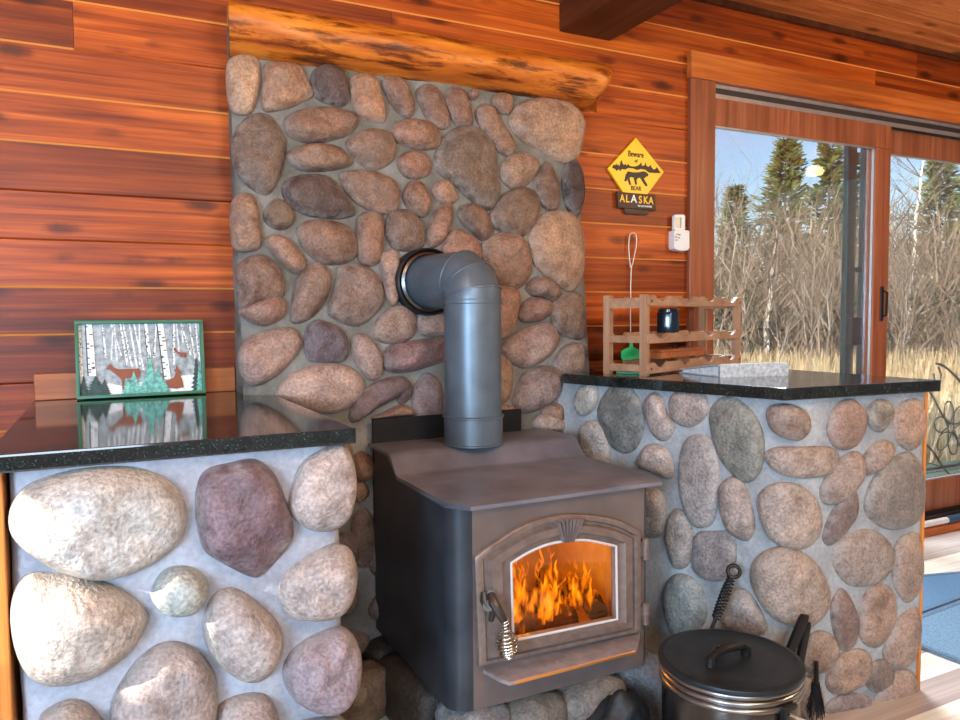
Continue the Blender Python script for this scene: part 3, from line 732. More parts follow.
for i, (sys, c, h, pts) in enumerate(LS):
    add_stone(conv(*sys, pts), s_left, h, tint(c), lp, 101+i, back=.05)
def s_side(y, z): return Vector((PLX1, y, z)), Vector((1, 0, 0))
for i, (y, z, a, b, t) in enumerate(((-.72, .76, .08, .06, .2), (-.50, .74, .06, .08, 0), (-.32, .78, .06, .05, .3), (-.70, .55, .07, .08, .5), (-.46, .53, .09, .06, .1), (-.28, .56, .05, .08, 0), (-.72, .33, .08, .07, 0), (-.48, .32, .07, .08, .4), (-.30, .34, .06, .06, 0), (-.62, .13, .09, .07, .2), (-.36, .13, .09, .06, 0))):
    add_stone(oval(y, z, a, b, t, ro), s_side, .04, tint(ro.choice(((.46, .4, .38), (.5, .44, .42), (.42, .35, .36)))), lp, 330+i)
# wood side board and the box body behind it
tx = on_y(12, 475, PLY).x
mb = MB(); mb.box((-.196, PLY-.012, 0), (-.168, -.003, LZ-.033), .002); mb.build('wood_side_panel', PLANKO, lp, 'orange wood board along the outer edge')
mb = MB(); mb.box((-.155, -.80, 0), (.37, -.25, LZ-.036)); mb.build('core', MORT_L, lp)
# backsplash
bx0 = on_y(34, 390, -.02).x
zt = on_y(100, 374, -.02).z
mb = MB(); mb.box((bx0, -.02, LZ+.0005), (.352, -.002, LZ+.075), .002); mb.build('wooden_backsplash', SPLASH, None, 'low wooden backsplash board behind the deer picture on the left counter', 'backsplash')

# ------------------------------------------------------------------ right counter and pier
RZ = .95
A_, B_, C_ = Vector((1.41, -.235, 0)), Vector((1.632, -1.0, 0)), Vector((2.215, -1.055, 0))
slab_obj('granite_worktop', [(1.41, -.235), (1.632, -1.0), (2.215, -1.055), (2.19, -.004), (1.606, -.004), (1.603, -.18)], RZ-.034, RZ, 'black granite slab on the right stone pier, under the wine rack')
rp = thing('stone_pier', (1.85, -.5, 0), 'angled half wall of bluish and tan river stones to the right of the stove', 'stone pier')
d1v = (B_-A_).normalized(); n1 = Vector((d1v.y, -d1v.x, 0)); 
d2v = (C_-B_).normalized(); n2 = Vector((d2v.y, -d2v.x, 0))
CR1 = n1.dot(A_)-.028; CR2 = n2.dot(B_)-.028
def s_right(x, y):
    d = ray(x, y)
    t1 = (CR1-n1.dot(CAM))/n1.dot(d); t2 = (CR2-n2.dot(CAM))/n2.dot(d)
    s = .05; mx = max(t1, t2)
    t = mx + s*.5*math.log(math.exp((t1-mx)/s*2)+math.exp((t2-mx)/s*2)) 
    w = 1/(1+math.exp(max(-40, min(40, (t2-t1)/s*2))))
    return CAM+d*t, (n1*w+n2*(1-w)).normalized()
def isect(na, ca, nb, cb):
    det = na.x*nb.y-na.y*nb.x
    return ((ca*nb.y-na.y*cb)/det, (na.x*cb-ca*nb.x)/det)
Pc = isect(n1, CR1, n2, CR2)
A2 = A_+n1*-.028; xr = s_right(919.5, 560)[0].x
C2 = Vector((Pc[0], Pc[1], 0))+d2v*((xr-Pc[0])/d2v.x)
mb = grid_wall(poly_path([(A2.x-d1v.x*.1, A2.y-d1v.y*.1), Pc, (C2.x, C2.y)], .018, 30), 0, RZ-.034, 52, .006, 9)
mb.build('mortar', MORT_R, rp, smooth=60)
mb = MB(); mb.prism([(A2.x+.03, A2.y+.05), (Pc[0]+.06, Pc[1]+.08), (C2.x-.01, C2.y+.04), (C2.x-.01, -.03), (A2.x+.06, -.03)], 0, RZ-.036); mb.build('core', MORT_R, rp)
mb = MB(); mb.box((C2.x, C2.y-.008, 0), (C2.x+.009, -.03, RZ-.035), .002); mb.build('wood_side_panel', PLANKO, rp, 'orange wood board along the outer edge')
RP = (560, 360, 2)
RS = [
 ((.24, .26, .25), [(78, 110), (95, 65), (125, 50), (155, 75), (168, 125), (155, 170), (130, 183), (100, 165)]),
 ((.52, .52, .5), [(30, 80), (45, 52), (70, 52), (75, 80), (60, 105), (38, 108)]),
 ((.5, .45, .44), [(170, 95), (185, 68), (205, 75), (215, 105), (230, 130), (215, 158), (190, 150)]),
 ((.47, .42, .4), [(220, 90), (235, 65), (280, 65), (298, 85), (290, 115), (260, 133), (230, 120)]),
 ((.33, .34, .31), [(302, 110), (325, 80), (355, 82), (390, 115), (405, 160), (400, 215), (375, 240), (345, 225), (315, 180)]),
 ((.5, .44, .41), [(155, 200), (175, 172), (205, 172), (225, 200), (222, 235), (190, 225), (160, 215)]),
 ((.46, .44, .44), [(240, 230), (245, 180), (265, 155), (300, 160), (318, 210), (315, 280), (300, 325), (265, 325), (245, 280)]),
 ((.46, .4, .37), [(318, 270), (335, 240), (360, 240), (380, 280), (388, 335), (370, 358), (335, 335)]),
 ((.5, .44, .4), [(398, 285), (420, 255), (465, 250), (505, 275), (520, 315), (515, 350), (490, 373), (450, 372), (415, 345)]),
 ((.41, .33, .29), [(415, 110), (425, 92), (460, 90), (490, 105), (497, 135), (480, 158), (450, 155), (425, 140)]),
 ((.45, .38, .34), [(412, 195), (430, 177), (480, 175), (535, 175), (553, 195), (540, 225), (490, 235), (440, 225)]),
 ((.42, .3, .25), [(535, 140), (550, 95), (580, 80), (605, 100), (608, 135), (590, 170), (555, 175)]),
 ((.37, .35, .31), [(615, 100), (630, 80), (655, 85), (660, 115), (640, 142), (618, 130)]),
 ((.48, .36, .28), [(665, 120), (680, 88), (712, 80), (727, 110), (724, 155), (700, 178), (672, 160)]),
 ((.46, .37, .32), [(605, 205), (620, 175), (645, 160), (663, 175), (650, 205), (615, 228)]),
 ((.42, .35, .32), [(522, 255), (550, 210), (585, 185), (603, 200), (595, 245), (560, 280), (530, 285)]),
 ((.29, .22, .22), [(525, 350), (545, 300), (580, 265), (593, 275), (590, 310), (570, 340), (540, 368)]),
 ((.33, .3, .28), [(610, 285), (630, 235), (665, 200), (700, 190), (722, 230), (724, 290), (705, 325), (660, 335), (620, 315)]),
 ((.42, .37, .35), [(545, 390), (570, 355), (610, 340), (650, 360), (663, 400), (640, 440), (590, 450), (560, 430)]),
 ((.45, .36, .3), [(665, 400), (680, 360), (712, 350), (720, 400), (716, 460), (690, 482), (668, 450)]),
 ((.48, .41, .36), [(385, 440), (400, 395), (450, 378), (500, 400), (530, 450), (532, 490), (505, 525), (460, 528), (415, 500)]),
 ((.46, .43, .41), [(215, 370), (218, 320), (235, 300), (258, 320), (265, 370), (255, 408), (230, 412)]),
 ((.39, .36, .37), [(265, 390), (275, 350), (310, 345), (345, 350), (350, 400), (330, 435), (295, 438), (270, 420)]),
 ((.35, .4, .4), [(210, 480), (220, 440), (250, 430), (285, 460), (292, 510), (270, 545), (225, 545)]),
 ((.43, .4, .39), [(325, 500), (345, 462), (375, 465), (400, 505), (410, 540), (370, 550), (330, 530)]),
 ((.33, .23, .2), [(543, 490), (560, 460), (580, 480), (593, 530), (585, 570), (560, 575), (545, 535)]),
 ((.46, .35, .28), [(600, 490), (615, 460), (645, 450), (665, 475), (660, 530), (635, 570), (605, 560), (598, 525)]),
 ((.46, .38, .33), [(490, 570), (510, 545), (540, 550), (555, 580), (540, 615), (505, 625), (490, 605)]),
 ((.46, .36, .29), [(535, 630), (560, 590), (600, 580), (620, 600), (610, 640), (570, 665), (540, 660)]),
 ((.47, .37, .31), [(648, 580), (675, 520), (705, 495), (716, 510), (715, 560), (700, 605), (665, 612)]),
 ((.33, .27, .24), [(610, 630), (635, 602), (660, 608), (665, 635), (650, 658), (622, 660)]),
 ((.46, .36, .3), [(625, 700), (650, 640), (690, 622), (710, 640), (712, 690), (690, 720), (640, 730)]),
 ((.38, .32, .32), [(530, 700), (560, 672), (605, 670), (625, 700), (615, 740), (550, 745)]),
 ((.45, .37, .3), [(480, 650), (500, 635), (520, 660), (515, 710), (490, 720)]),
 ((.5, .47, .45), [(40, 150), (55, 125), (85, 130), (100, 175), (85, 215), (50, 200)]),
 ((.44, .42, .41), [(150, 300), (170, 262), (200, 265), (212, 310), (200, 350), (165, 345)]),
]
for i, (c, pts) in enumerate(RS):
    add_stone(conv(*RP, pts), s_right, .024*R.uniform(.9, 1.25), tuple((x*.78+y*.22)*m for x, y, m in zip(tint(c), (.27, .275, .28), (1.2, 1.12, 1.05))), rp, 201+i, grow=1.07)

# ------------------------------------------------------------------ hearth under the stove
HZ = .187
hearth = thing('stone_hearth', (1.03, -.55, 0), 'rough stone hearth of grey flat rocks carrying the wood stove', 'hearth')
mb = MB(); mb.prism([(.80, -.78), (1.26, -.78), (1.30, -.22), (.78, -.22)], 0, HZ-.012, .02, None, 2); mb.build('hearth_core', HEARTHC, hearth)
def rock(name, c, size, parent, col, seed, rotz=0., sq=3.2):
    mb = MB(); bm = mb.bm
    r = bmesh.ops.create_icosphere(bm, subdivisions=4, radius=1)
    off = Vector((seed*2.3, seed, seed*.7)); cr, sr = math.cos(rotz), math.sin(rotz)
    for v in bm.verts:
        p = v.co.copy(); k = (abs(p.x)**sq+abs(p.y)**sq+abs(p.z)**sq)**(-1/sq)
        p *= k*(1+.10*noise.noise(p*1.7+off)+.04*noise.noise(p*5+off))
        x, y, z = p.x*size[0], p.y*size[1], p.z*size[2]
        v.co = Vector((c[0]+x*cr-y*sr, c[1]+x*sr+y*cr, c[2]+z))
    o = mb.build(name, STONE, parent, smooth=60); o.color = (*col, 1); return o
rocks = [((.80, -.77, .10), (.085, .09, .086), (.16, .16, .165), .3), ((.955, -.795, .09), (.085, .075, .088), (.13, .115, .10), .1), ((1.13, -.80, .10), (.10, .075, .082), (.15, .13, .115), -.05),
         ((1.325, -.77, .095), (.085, .10, .10), (.14, .145, .155), .4), ((.755, -.50, .085), (.085, .15, .09), (.05, .04, .03), .1), ((.76, -.28, .08), (.09, .07, .085), (.04, .035, .03), 0.), ((1.30, -.45, .085), (.07, .17, .09), (.13, .12, .115), .05)]  # rocks left of the stove darkened to paint in the shade there
for i, (c, s, col, rz_) in enumerate(rocks): rock('stone', c, s, hearth, col, i+40, rz_)
rk = rock('loose_stone', (.62, -.42, .075), (.09, .07, .08), None, (.16, .11, .075), 77, .5)
rk['label'] = 'brown rock on the floor in the dark gap left of the stove'; rk['category'] = 'stone'

# ------------------------------------------------------------------ wood stove
SX0, SX1, SYF, SYB = .718, 1.322, -.83, -.25
stove = thing('wood_stove', (1.03, -.55, HZ), 'brown-black steel wood stove with arched glass door and a fire burning inside', 'wood stove')
def ring_wall(mb, outer, inner): pass
def arch(px_bl, px_tl, mids, px_tr, px_br, y):
    """bottom-left, top-left, arch points, top-right, bottom-right; fixed counts so loops match"""
    g = lambda p: on_y(p[0], p[1], y)
    tl, tr, bl, br = g(px_tl), g(px_tr), g(px_bl), g(px_br)
    M_ = [tl]+[g(m) for m in mids]+[tr]
    A = catmull(M_, 8, False)
    n = 32; L_ = [0]
    for a, b in zip(A, A[1:]): L_.append(L_[-1]+(b-a).length)
    top = []
    for k in range(n+1):
        s = L_[-1]*k/n; i = min(len(A)-2, max(j for j in range(len(A)) if L_[j] <= s+1e-9))
        top.append(A[i].lerp(A[i+1], (s-L_[i])/max(1e-9, L_[i+1]-L_[i])))
    loop = [bl.lerp(tl, k/8) for k in range(8)]+top+[tr.lerp(br, k/8) for k in range(1, 9)]+[br.lerp(bl, k/16) for k in range(1, 16)]
    return [Vector((p.x, y, p.z)) for p in loop]
def lerp_loop(a, b, t, y): return [Vector((p.x+(q.x-p.x)*t, y, p.z+(q.z-p.z)*t)) for p, q in zip(a, b)]
y0 = SYF-.001; yd = SYF-.018
O = arch((480, 667), (475.5, 558), [(492, 545.5), (526, 525), (563, 515.5), (597, 516.5), (623, 522.5)], (641.5, 533), (642, 632), yd)
G = arch((513, 640.5), (511, 563), [(528, 552.5), (547, 544.5), (566, 541), (587, 540.2)], (616, 546), (617, 619), yd)
# body: open front box with chamfered front corners
def body_poly():
    rr_ = .055; arc = [(SX0+rr_*(1-math.cos(a)), SYF+rr_*(1-math.sin(a))) for a in [PI/2*k/7 for k in range(8)]]
    return [(SX0, SYB)]+arc+[(SX1-.03, SYF), (SX1, SYF+.03), (SX1, SYB)]
FX0, FX1, FZ0, FZ1 = .84, 1.26, .255, .60      # opening behind the glass
mb = MB(); bp_ = body_poly()
zt_ = .692
# side / back walls as a shell
for (a, b) in [(bp_[k], bp_[k+1]) for k in range(len(bp_)-1) if k != 8]+[(bp_[-1], bp_[0])]:
    mb.quad((*a, HZ), (*b, HZ), (*b, zt_), (*a, zt_))
x0, x1 = bp_[8][0], bp_[9][0]
f = mb.bm.faces.new([mb.bm.verts.new((x, y, HZ+.001)) for x, y in bp_])
bmesh.ops.remove_doubles(mb.bm, verts=mb.bm.verts[:], dist=1e-5)
mb.build('stove_body', BODYM, stove, smooth=30)
mb = MB(); bmf = mb.bm
rect = [bmf.verts.new(p) for p in ((x0, SYF, HZ), (x1, SYF, HZ), (x1, SYF, zt_), (x0, SYF, zt_))]
hole = [bmf.verts.new(p) for p in lerp_loop(O, G, .75, SYF)]
eds = [bmf.edges.new((l[i-1], l[i])) for l in (rect, hole) for i in range(len(l))]
bmesh.ops.triangle_fill(bmf, use_beauty=True, use_dissolve=False, edges=eds)
bm = mb.bm
bmesh.ops.remove_doubles(bm, verts=bm.verts[:], dist=1e-5)
mb.build('front_plate', STOVEB, stove, 'warm brown front plate', smooth=0)
# top plate with raised rear step
TL, TR = .716, 1.352
prof = [(-.855, .690), (-.855, .699), (-.845, .702), (-.47, .703), (-.452, .709), (-.415, .748), (-.40, .756), (-.38, .759), (-.205, .760), (-.205, .750), (-.385, .748), (-.46, .695)]
mb = MB(); bm = mb.bm
def xl(y): return TL + (max(0, (-.80-y))*.75 if y < -.80 else 0)
def xr_(y): return TR - (max(0, (-.815-y))*.5 if y < -.815 else 0)
prof2 = [(-.855, .690), (-.855, .699), (-.845, .702), (-.80, .7025), (-.47, .703), (-.452, .709), (-.415, .748), (-.40, .756), (-.38, .759), (-.205, .760), (-.205, .750), (-.385, .748), (-.46, .693), (-.80, .690)]
a_ = [bm.verts.new((xl(y), y, z)) for y, z in prof2]; b_ = [bm.verts.new((xr_(y), y, z)) for y, z in prof2]
for i in range(len(prof2)): bm.faces.new((a_[i-1], b_[i-1], b_[i], a_[i]))
bm.faces.new(a_); bm.faces.new(b_[::-1])
# cheek filling between plate step and body at both sides
mb.build('top_plate', STEEL, stove, smooth=40)
for x in (SX0+.002, SX1-.006):
    mb = MB(); mb.slab([(x, -.46, .69), (x, -.385, .750), (x, -.25, .752), (x, -.25, .69)], (1, 0, 0), .004); mb.build('cheek', BODYM, stove)
# rear heat shield
sa, sb_ = on_y(372, 428, -.217), on_y(521, 420, -.217)
mb = MB(); mb.box((sa.x, -.222, .25), (sb_.x, -.216, sa.z+.028), .002); mb.build('rear_heat_shield', BLACK, stove)
# firebox lining
mb = MB(); i0 = .012
mb.quad((FX0-.06, SYB-.08, FZ0-.03), (FX1+.04, SYB-.08, FZ0-.03), (FX1+.04, SYB-.08, FZ1+.05), (FX0-.06, SYB-.08, FZ1+.05))
mb.quad((FX0-.06, SYF+.01, FZ0-.03), (FX0-.06, SYB-.08, FZ0-.03), (FX0-.06, SYB-.08, FZ1+.05), (FX0-.06, SYF+.01, FZ1+.05))
mb.quad((FX1+.04, SYF+.01, FZ0-.03), (FX1+.04, SYB-.08, FZ0-.03), (FX1+.04, SYB-.08, FZ1+.05), (FX1+.04, SYF+.01, FZ1+.05))
mb.quad((FX0-.06, SYF+.01, FZ0-.03), (FX1+.04, SYF+.01, FZ0-.03), (FX1+.04, SYB-.08, FZ0-.03), (FX0-.06, SYB-.08, FZ0-.03))
mb.quad((FX0-.06, SYF+.01, FZ1+.05), (FX1+.04, SYF+.01, FZ1+.05), (FX1+.04, SYB-.08, FZ1+.05), (FX0-.06, SYB-.08, FZ1+.05))
mb.build('firebox_lining', FIREBRICK, stove, smooth=0)
# cast door traced on the front plane
def dens(px, plane_y, per=6):
    """closed pixel outline -> world loop resampled to 96 points by arc length"""
    P = [on_y(x, y, plane_y) for x, y in px]
    P = [Vector((p.x, plane_y, p.z)) for p in P]
    return P
def resample(P, n):
    L_ = [0]
    for i in range(len(P)): L_.append(L_[-1]+(P[(i+1) % len(P)]-P[i]).length)
    tot = L_[-1]; out = []
    for k in range(n):
        s = tot*k/n; i = max(j for j in range(len(P)) if L_[j] <= s+1e-9)
        t = (s-L_[i])/max(1e-9, L_[i+1]-L_[i]); out.append(P[i].lerp(P[(i+1) % len(P)], t))
    return out
mb = MB(); T = 0
lo = [lerp_loop(O, G, -.02, y0), lerp_loop(O, G, 0, yd+.003), lerp_loop(O, G, .05, yd), lerp_loop(O, G, .20, yd), lerp_loop(O, G, .26, yd+.007), lerp_loop(O, G, .34, yd+.007), lerp_loop(O, G, .42, yd-.006), lerp_loop(O, G, .70, yd-.008), lerp_loop(O, G, .78, yd-.001), lerp_loop(O, G, .97, yd+.002), lerp_loop(O, G, 1.0, yd+.006), lerp_loop(O, G, 1.0, SYF+.006)]
mb.loops(lo)
door = mb.build('stove_door', CAST, stove, smooth=40)
mb = MB(); mb.tube(lerp_loop(O, G, 1.0, yd-.001), .0034, 6, True); mb.build('gasket', GASK, door)
mb = MB(); vs = [mb.bm.verts.new(p) for p in lerp_loop(O, G, .97, SYF+.002)]; mb.bm.faces.new(vs); mb.build('door_glass', AMBER, door, smooth=0)
# keystone: fluted fan over the arch
kc = on_y(566, 545, yd-.012); k1, k2, k3, k4 = (on_y(554, 521, yd), on_y(582, 518.5, yd), on_y(571.5, 540, yd), on_y(561, 541.5, yd))
mb = MB(); nf = 7; fr = []
for i in range(nf):
    t0, t1 = i/nf, (i+1)/nf
    pts = [k1.lerp(k2, t0), k1.lerp(k2, t1), k4.lerp(k3, t1), k4.lerp(k3, t0)]
    bulge = .008*math.sin(PI*(t0+t1)/2)
    a, b, c, d = [Vector((p.x, yd-.008, p.z)) for p in pts]
    up_ = Vector((0, 0, .006*math.sin(PI*(t0+t1)/2)))
    m1 = (a+b)/2+Vector((0, -.012, 0))+up_; m2 = (c+d)/2+Vector((0, -.009, 0))
    bm = mb.bm; va = [bm.verts.new(p) for p in (a, m1, b, c, m2, d)]
    bm.faces.new((va[0], va[1], va[4], va[5])); bm.faces.new((va[1], va[2], va[3], va[4]))
    back = [bm.verts.new(Vector((p.co.x, yd+.004, p.co.z))) for p in va]
    for i2 in range(6): bm.faces.new((va[i2], va[(i2+1) % 6], back[(i2+1) % 6], back[i2]))
mb.build('keystone', KEYM, door, smooth=25)
# hinges
for py in (549, 614):
    h = on_y(645.5, py, SYF-.014)
    mb = MB(); mb.lathe([(.004, -.030), (.0095, -.028), (.0095, -.006), (.011, -.004), (.011, .004), (.0095, .006), (.0095, .028), (.004, .030)], (h.x, SYF-.014, h.z), (0, 0, 1), 12)
    mb.box((h.x-.02, SYF-.012, h.z-.02), (h.x, SYF-.002, h.z+.02), .002); mb.build('hinge', CAST, stove)
# latch and coil handle
lc = on_y(490, 606, yd-.008)
def fp(x, y, d): return on_y(x, y, SYF-d)
mb = MB()
mb.tube([fp(484, 592, .024), fp(484, 600, .03), fp(488, 606, .036)], [.008, .010, .012], 10)
mb.tube([fp(491, 594, .03), fp(493, 602, .045), fp(499, 612, .055), fp(504, 621, .06)], [.010, .013, .012, .009], 10)
mb.tube([fp(491, 594, .01), fp(491, 594, .034)], .011, 10); mb.tube([fp(491, 620, .018), fp(493, 612, .03), fp(492, 604, .03)], [.007, .008, .009], 10)
mb.tube([fp(488, 606, .012), fp(488, 606, .045)], .013, 12)
hd = mb.build('door_latch', LATCH, door)
mb = MB(); top = fp(505, 620, .06); bot = fp(508.5, 659, .06)
ax = (bot-top); ln = ax.length; ax.normalize()
e1 = ax.cross(Vector((0, 1, 0))).normalized(); e2 = ax.cross(e1)
pts = []
for i in range(241):
    t = i/240
    r = .008 if t < .25 else (.008+.018*math.sin(PI*min(1, (t-.25)/.75))**1.0)
    if t > .93: r *= (1-t)/.07*.7+.3
    a = t*2*PI*13
    pts.append(top+ax*(ln*t)+(e1*math.cos(a)+e2*math.sin(a))*r)
mb.tube(pts, .0026, 6); mb.tube([top, bot-ax*.004], .004, 8)
mb.build('coil_handle', CHROME, hd, 'polished steel spring handle', smooth=60)
# ash lip
ya = SYF-.085
za_ = on_y(574, 668, ya).z
e0, e1_, e2_, e3_ = on_y(504, 689.5, ya), on_y(643, 654.5, ya), on_y(640, 645, SYF-.01), on_y(490, 673, SYF-.01)
zlip = (e0.z+e1_.z)/2+.012
mb = MB(); mb.prism([(e3_.x-.015, SYF+.002), (e3_.x+.0, SYF-.06), (e0.x+.015, ya), (e1_.x-.02, ya), (e1_.x, ya+.02), (e2_.x+.01, SYF+.002)], zlip-.006, zlip+.004, .003, None, 2)
mb.tube([(on_y(560, 662, SYF-.06).x, SYF-.045, zlip+.002), (on_y(560, 662, SYF-.06).x, SYF-.045, zlip+.007)], .006, 10)
lip = mb.build('ash_lip', LIPM, stove)
mb = MB(); mb.box((e0.x+.028, ya-.002, zlip-.005), (e1_.x-.024, ya+.001, zlip+.0025), .0006); mb.build('lip_edge', LIPSHINE, lip, 'front edge with a warm reflection painted on')
# fire: logs and flames
def log(c0, c1, r, seed):
    mb = MB(); c0, c1 = Vector(c0), Vector(c1); pts = [c0.lerp(c1, k/10) for k in range(11)]
    rings = mb.tube(pts, [r*(1+.10*noise.noise(Vector((k*.7, seed, 0)))) for k in range(11)], 12)
    for v in mb.bm.verts: v.co += Vector((0, 0, 1))*noise.noise(v.co*30)*.006
    return mb
for k, (c0, c1, r, lb) in enumerate((((.83, -.60, .262), (1.20, -.62, .262), .034, 'charred log glowing at the front of the fire'), ((.88, -.50, .266), (1.22, -.47, .266), .038, 'charred log at the back of the fire, behind the flames'), ((1.205, -.74, .320), (1.24, -.64, .325), .030, 'charred log lying crosswise at the far side of the fire'))):
    log(c0, c1, r, k).build('firewood_log', CHAR, None, lb, 'log', 'logs burning in the stove')
fire = MB(); bm = fire.bm
heats = {}
rf = random.Random(21)
cl = bm.loops.layers.float_color.new('heat')
def tongue(x, y, z, h, w, lean, heat, seed):
    n, sg = 18, 8; rings = []
    for i in range(n+1):
        t = i/n
        r = w*(.55+.45*math.sin(PI*min(1, t*2.2)))*(1-t)**.75
        wob = .010*math.sin(t*9+seed*1.7)*t+.006*math.sin(t*17+seed*2.9)*t
        cx = x+lean*t*t+wob; cy = y+.008*math.sin(t*5+seed*2)*t; cz = z+h*t
        rings.append([bm.verts.new((cx+math.cos(2*PI*k/sg)*max(r, 3e-4), cy+math.sin(2*PI*k/sg)*max(r, 3e-4)*.6, cz)) for k in range(sg)])
    for i in range(n):
        for k in range(sg):
            f = bm.faces.new((rings[i][k], rings[i][(k+1) % sg], rings[i+1][(k+1) % sg], rings[i+1][k]))
            for l_, tt in zip(f.loops, (i, i, i+1, i+1)):
                q = tt/n; hv = heat*(1-.80*q**1.3)*min(1, .25+q*5); l_[cl] = (hv, hv, hv, 1)
fl0, fl1 = fp(512, 620, 0), fp(607, 608, 0)
for i in range(90):
    u = i/89+rf.uniform(-.015, .015)
    x = .84 + .36*u; env = .45+.55*math.exp(-((u-.42)/.24)**2)
    if u < .15: env = .75
    h = .165*env*rf.uniform(.55, 1.2)+.04; heat = .62+.75*math.exp(-((u-.42)/.30)**2)*rf.uniform(.75, 1.1)
    tongue(x, -.70+rf.uniform(-.06, .06), .318+rf.uniform(-.01, .03)+.02*u, h, rf.uniform(.009, .020), rf.uniform(-.010, .020), heat, i)
fire.build('fire', FLAME, None, 'orange and yellow flames burning behind the arched stove glass', 'fire', kind='stuff', smooth=80)

# ------------------------------------------------------------------ stovepipe
PXc, PYc, PR = 1.001, -.37, .0875
pz0 = .760
pipe = thing('stovepipe', (PXc, PYc, pz0), 'blue-grey steel stovepipe rising from the stove and bending into the chimney', 'stovepipe')
pe = on_y(425, 282, -.16)         # centre of the wall collar
ztop = 1.20                        # straight part ends
zb_ = on_y(472, 417, PYc).z
mb = MB(); mb.lathe([(PR+.006, pz0), (PR+.006, pz0+.004), (PR+.003, pz0+.006), (PR+.003, zb_), (PR+.007, zb_+.002), (PR+.007, zb_+.006), (PR, zb_+.009)], (PXc, PYc, 0), (0, 0, 1), 40, False); mb.build('lower_sleeve', PIPE, pipe)
mb = MB(); mb.lathe([(PR, zb_+.004), (PR, ztop-.012), (PR+.002, ztop-.010), (PR+.002, ztop)], (PXc, PYc, 0), (0, 0, 1), 40, False); mb.build('pipe', PIPE, pipe)
zc_ = pe.z; end = Vector((pe.x+.005, -.13, zc_))
top = Vector((PXc, PYc, zc_))
hdir = (end-top); hdir.normalize()
# segmented elbow: gores at 4 angles
Rb = zc_-ztop
cen = Vector((PXc, PYc, ztop))+hdir*Rb
angs = [0, 22.5, 67.5, 90]; angs = [0, 15, 45, 75, 90]
mb = MB(); bm = mb.bm; seg = 40; wdir = Vector((0, 0, 1)).cross(hdir).normalized()
def sect(p, t, rad, n2=seg):
    a = wdir; b = t.cross(a).normalized()
    return [p+(a*math.cos(2*PI*k/n2)+b*math.sin(2*PI*k/n2))*rad for k in range(n2)]
def miter(axis_pts, dirs):
    """rings where consecutive straight gores meet in the bisecting plane"""
    rings = []
    for i, p in enumerate(axis_pts):
        if i == 0 or i == len(axis_pts)-1: t = dirs[min(i, len(dirs)-1)]; rings.append(sect(p, t, PR)); continue
        d0, d1_ = dirs[i-1], dirs[i]; nrm = (d0+d1_).normalized()
        base = sect(p, d0, PR)
        rings.append([q + d0*(-(q-p).dot(nrm)/d0.dot(nrm)) for q in base])
    return rings
ax_pts = [Vector((PXc, PYc, ztop))]; dirs = []
gores = [15, 45, 75]; cur = Vector((PXc, PYc, ztop)); 
# tangential polygon around the bend
prevd = Vector((0, 0, 1)); d_list = [Vector((0, 0, 1))]+[Vector((0, 0, 1))*math.cos(math.radians(a))+hdir*math.sin(math.radians(a)) for a in (30, 60)]+[hdir]
Rbend = Rb
tl = Rbend*math.tan(math.radians(15))
ax_pts = [Vector((PXc, PYc, ztop)), Vector((PXc, PYc, ztop))+d_list[0]*tl]
p = ax_pts[-1]+d_list[1]*2*tl; ax_pts.append(p); p = p+d_list[2]*2*tl; ax_pts.append(p); ax_pts.append(end.copy())
rings = miter(ax_pts, d_list)
vr = [[bm.verts.new(q) for q in r] for r in rings]
for A, B in zip(vr, vr[1:]):
    for k in range(seg): bm.faces.new((A[k], A[(k+1) % seg], B[(k+1) % seg], B[k]))
el = mb.build('elbow', PIPE, pipe, smooth=20)
mb = MB()
for r in rings[:-1]:
    c = sum(r, Vector())/len(r); mb.tube([c+(q-c)*1.004 for q in r], .0028, 6, True)
mb.build('elbow_seam', PIPE, el, smooth=60)
col = Vector((end.x, chim_y(zc_), zc_))
mb = MB(); mb.lathe([(PR+.010, .03), (PR+.010, -.03), (PR+.012, -.048), (PR+.016, -.054), (PR+.021, -.05), (PR+.022, -.03), (PR+.022, .03)], col, (hdir.x*0, 1, 0), 48, False); mb.build('wall_collar', BLACK, pipe)
mb = MB(); mb.lathe([(PR+.0005, -.040), (PR+.0005, -.058), (PR+.0085, -.052), (PR+.009, -.040)], col+Vector((0, 0, 0)), (0, 1, 0), 48, False); mb.build('collar_ring', STEELR, pipe, 'shiny metal ring around the pipe end')

# ------------------------------------------------------------------ ash pot and tools
pa, pb = on_z(659, 657, .33), on_z(801, 657, .33)
pc = (pa+pb)/2; prad = (pb-pa).length/2*.985
pc = Vector((pc.x, pc.y, 0)); TH = .33
pot = thing('ash_pot', (pc.x, pc.y, 0), 'big round black pot with steel rim rings and a flat black lid, beside the stove', 'pot')
mb = MB(); mb.lathe([(.01, .004), (prad*.90, .004), (prad*.93, .012), (prad*.955, TH-.07)], pc, seg=56, cap=True)
mb.lathe([(prad*.955, TH-.0701), (prad*.955, TH-.045), (prad*.94, TH-.03)], pc, seg=56, cap=False)
mb.build('pot_body', POTS, pot, smooth=40)
mb = MB()
for z in (TH-.05, TH-.034, TH-.018):
    mb.lathe([(prad*.945, z-.007), (prad*.985, z-.005), (prad*.995, z), (prad*.985, z+.005), (prad*.945, z+.007)], pc, seg=56, cap=False)
mb.build('rim_ring', STEELR, pot, 'polished steel rim rings', smooth=60)
mb = MB(); mb.lathe([(prad*.9, TH-.014), (prad*1.0, TH-.012), (prad*1.01, TH-.006), (prad*1.0, TH-.001), (prad*.93, TH+.002), (prad*.90, TH-.001), (prad*.6, TH+.001), (0.002, TH+.003)], pc, seg=64, cap=False)
lid = mb.build('lid', POTB, pot, smooth=40)
h0, h1, h2 = on_z(711, 662, TH+.01), on_z(746, 651, TH+.01), on_z(716, 652, TH+.01)
mb = MB()
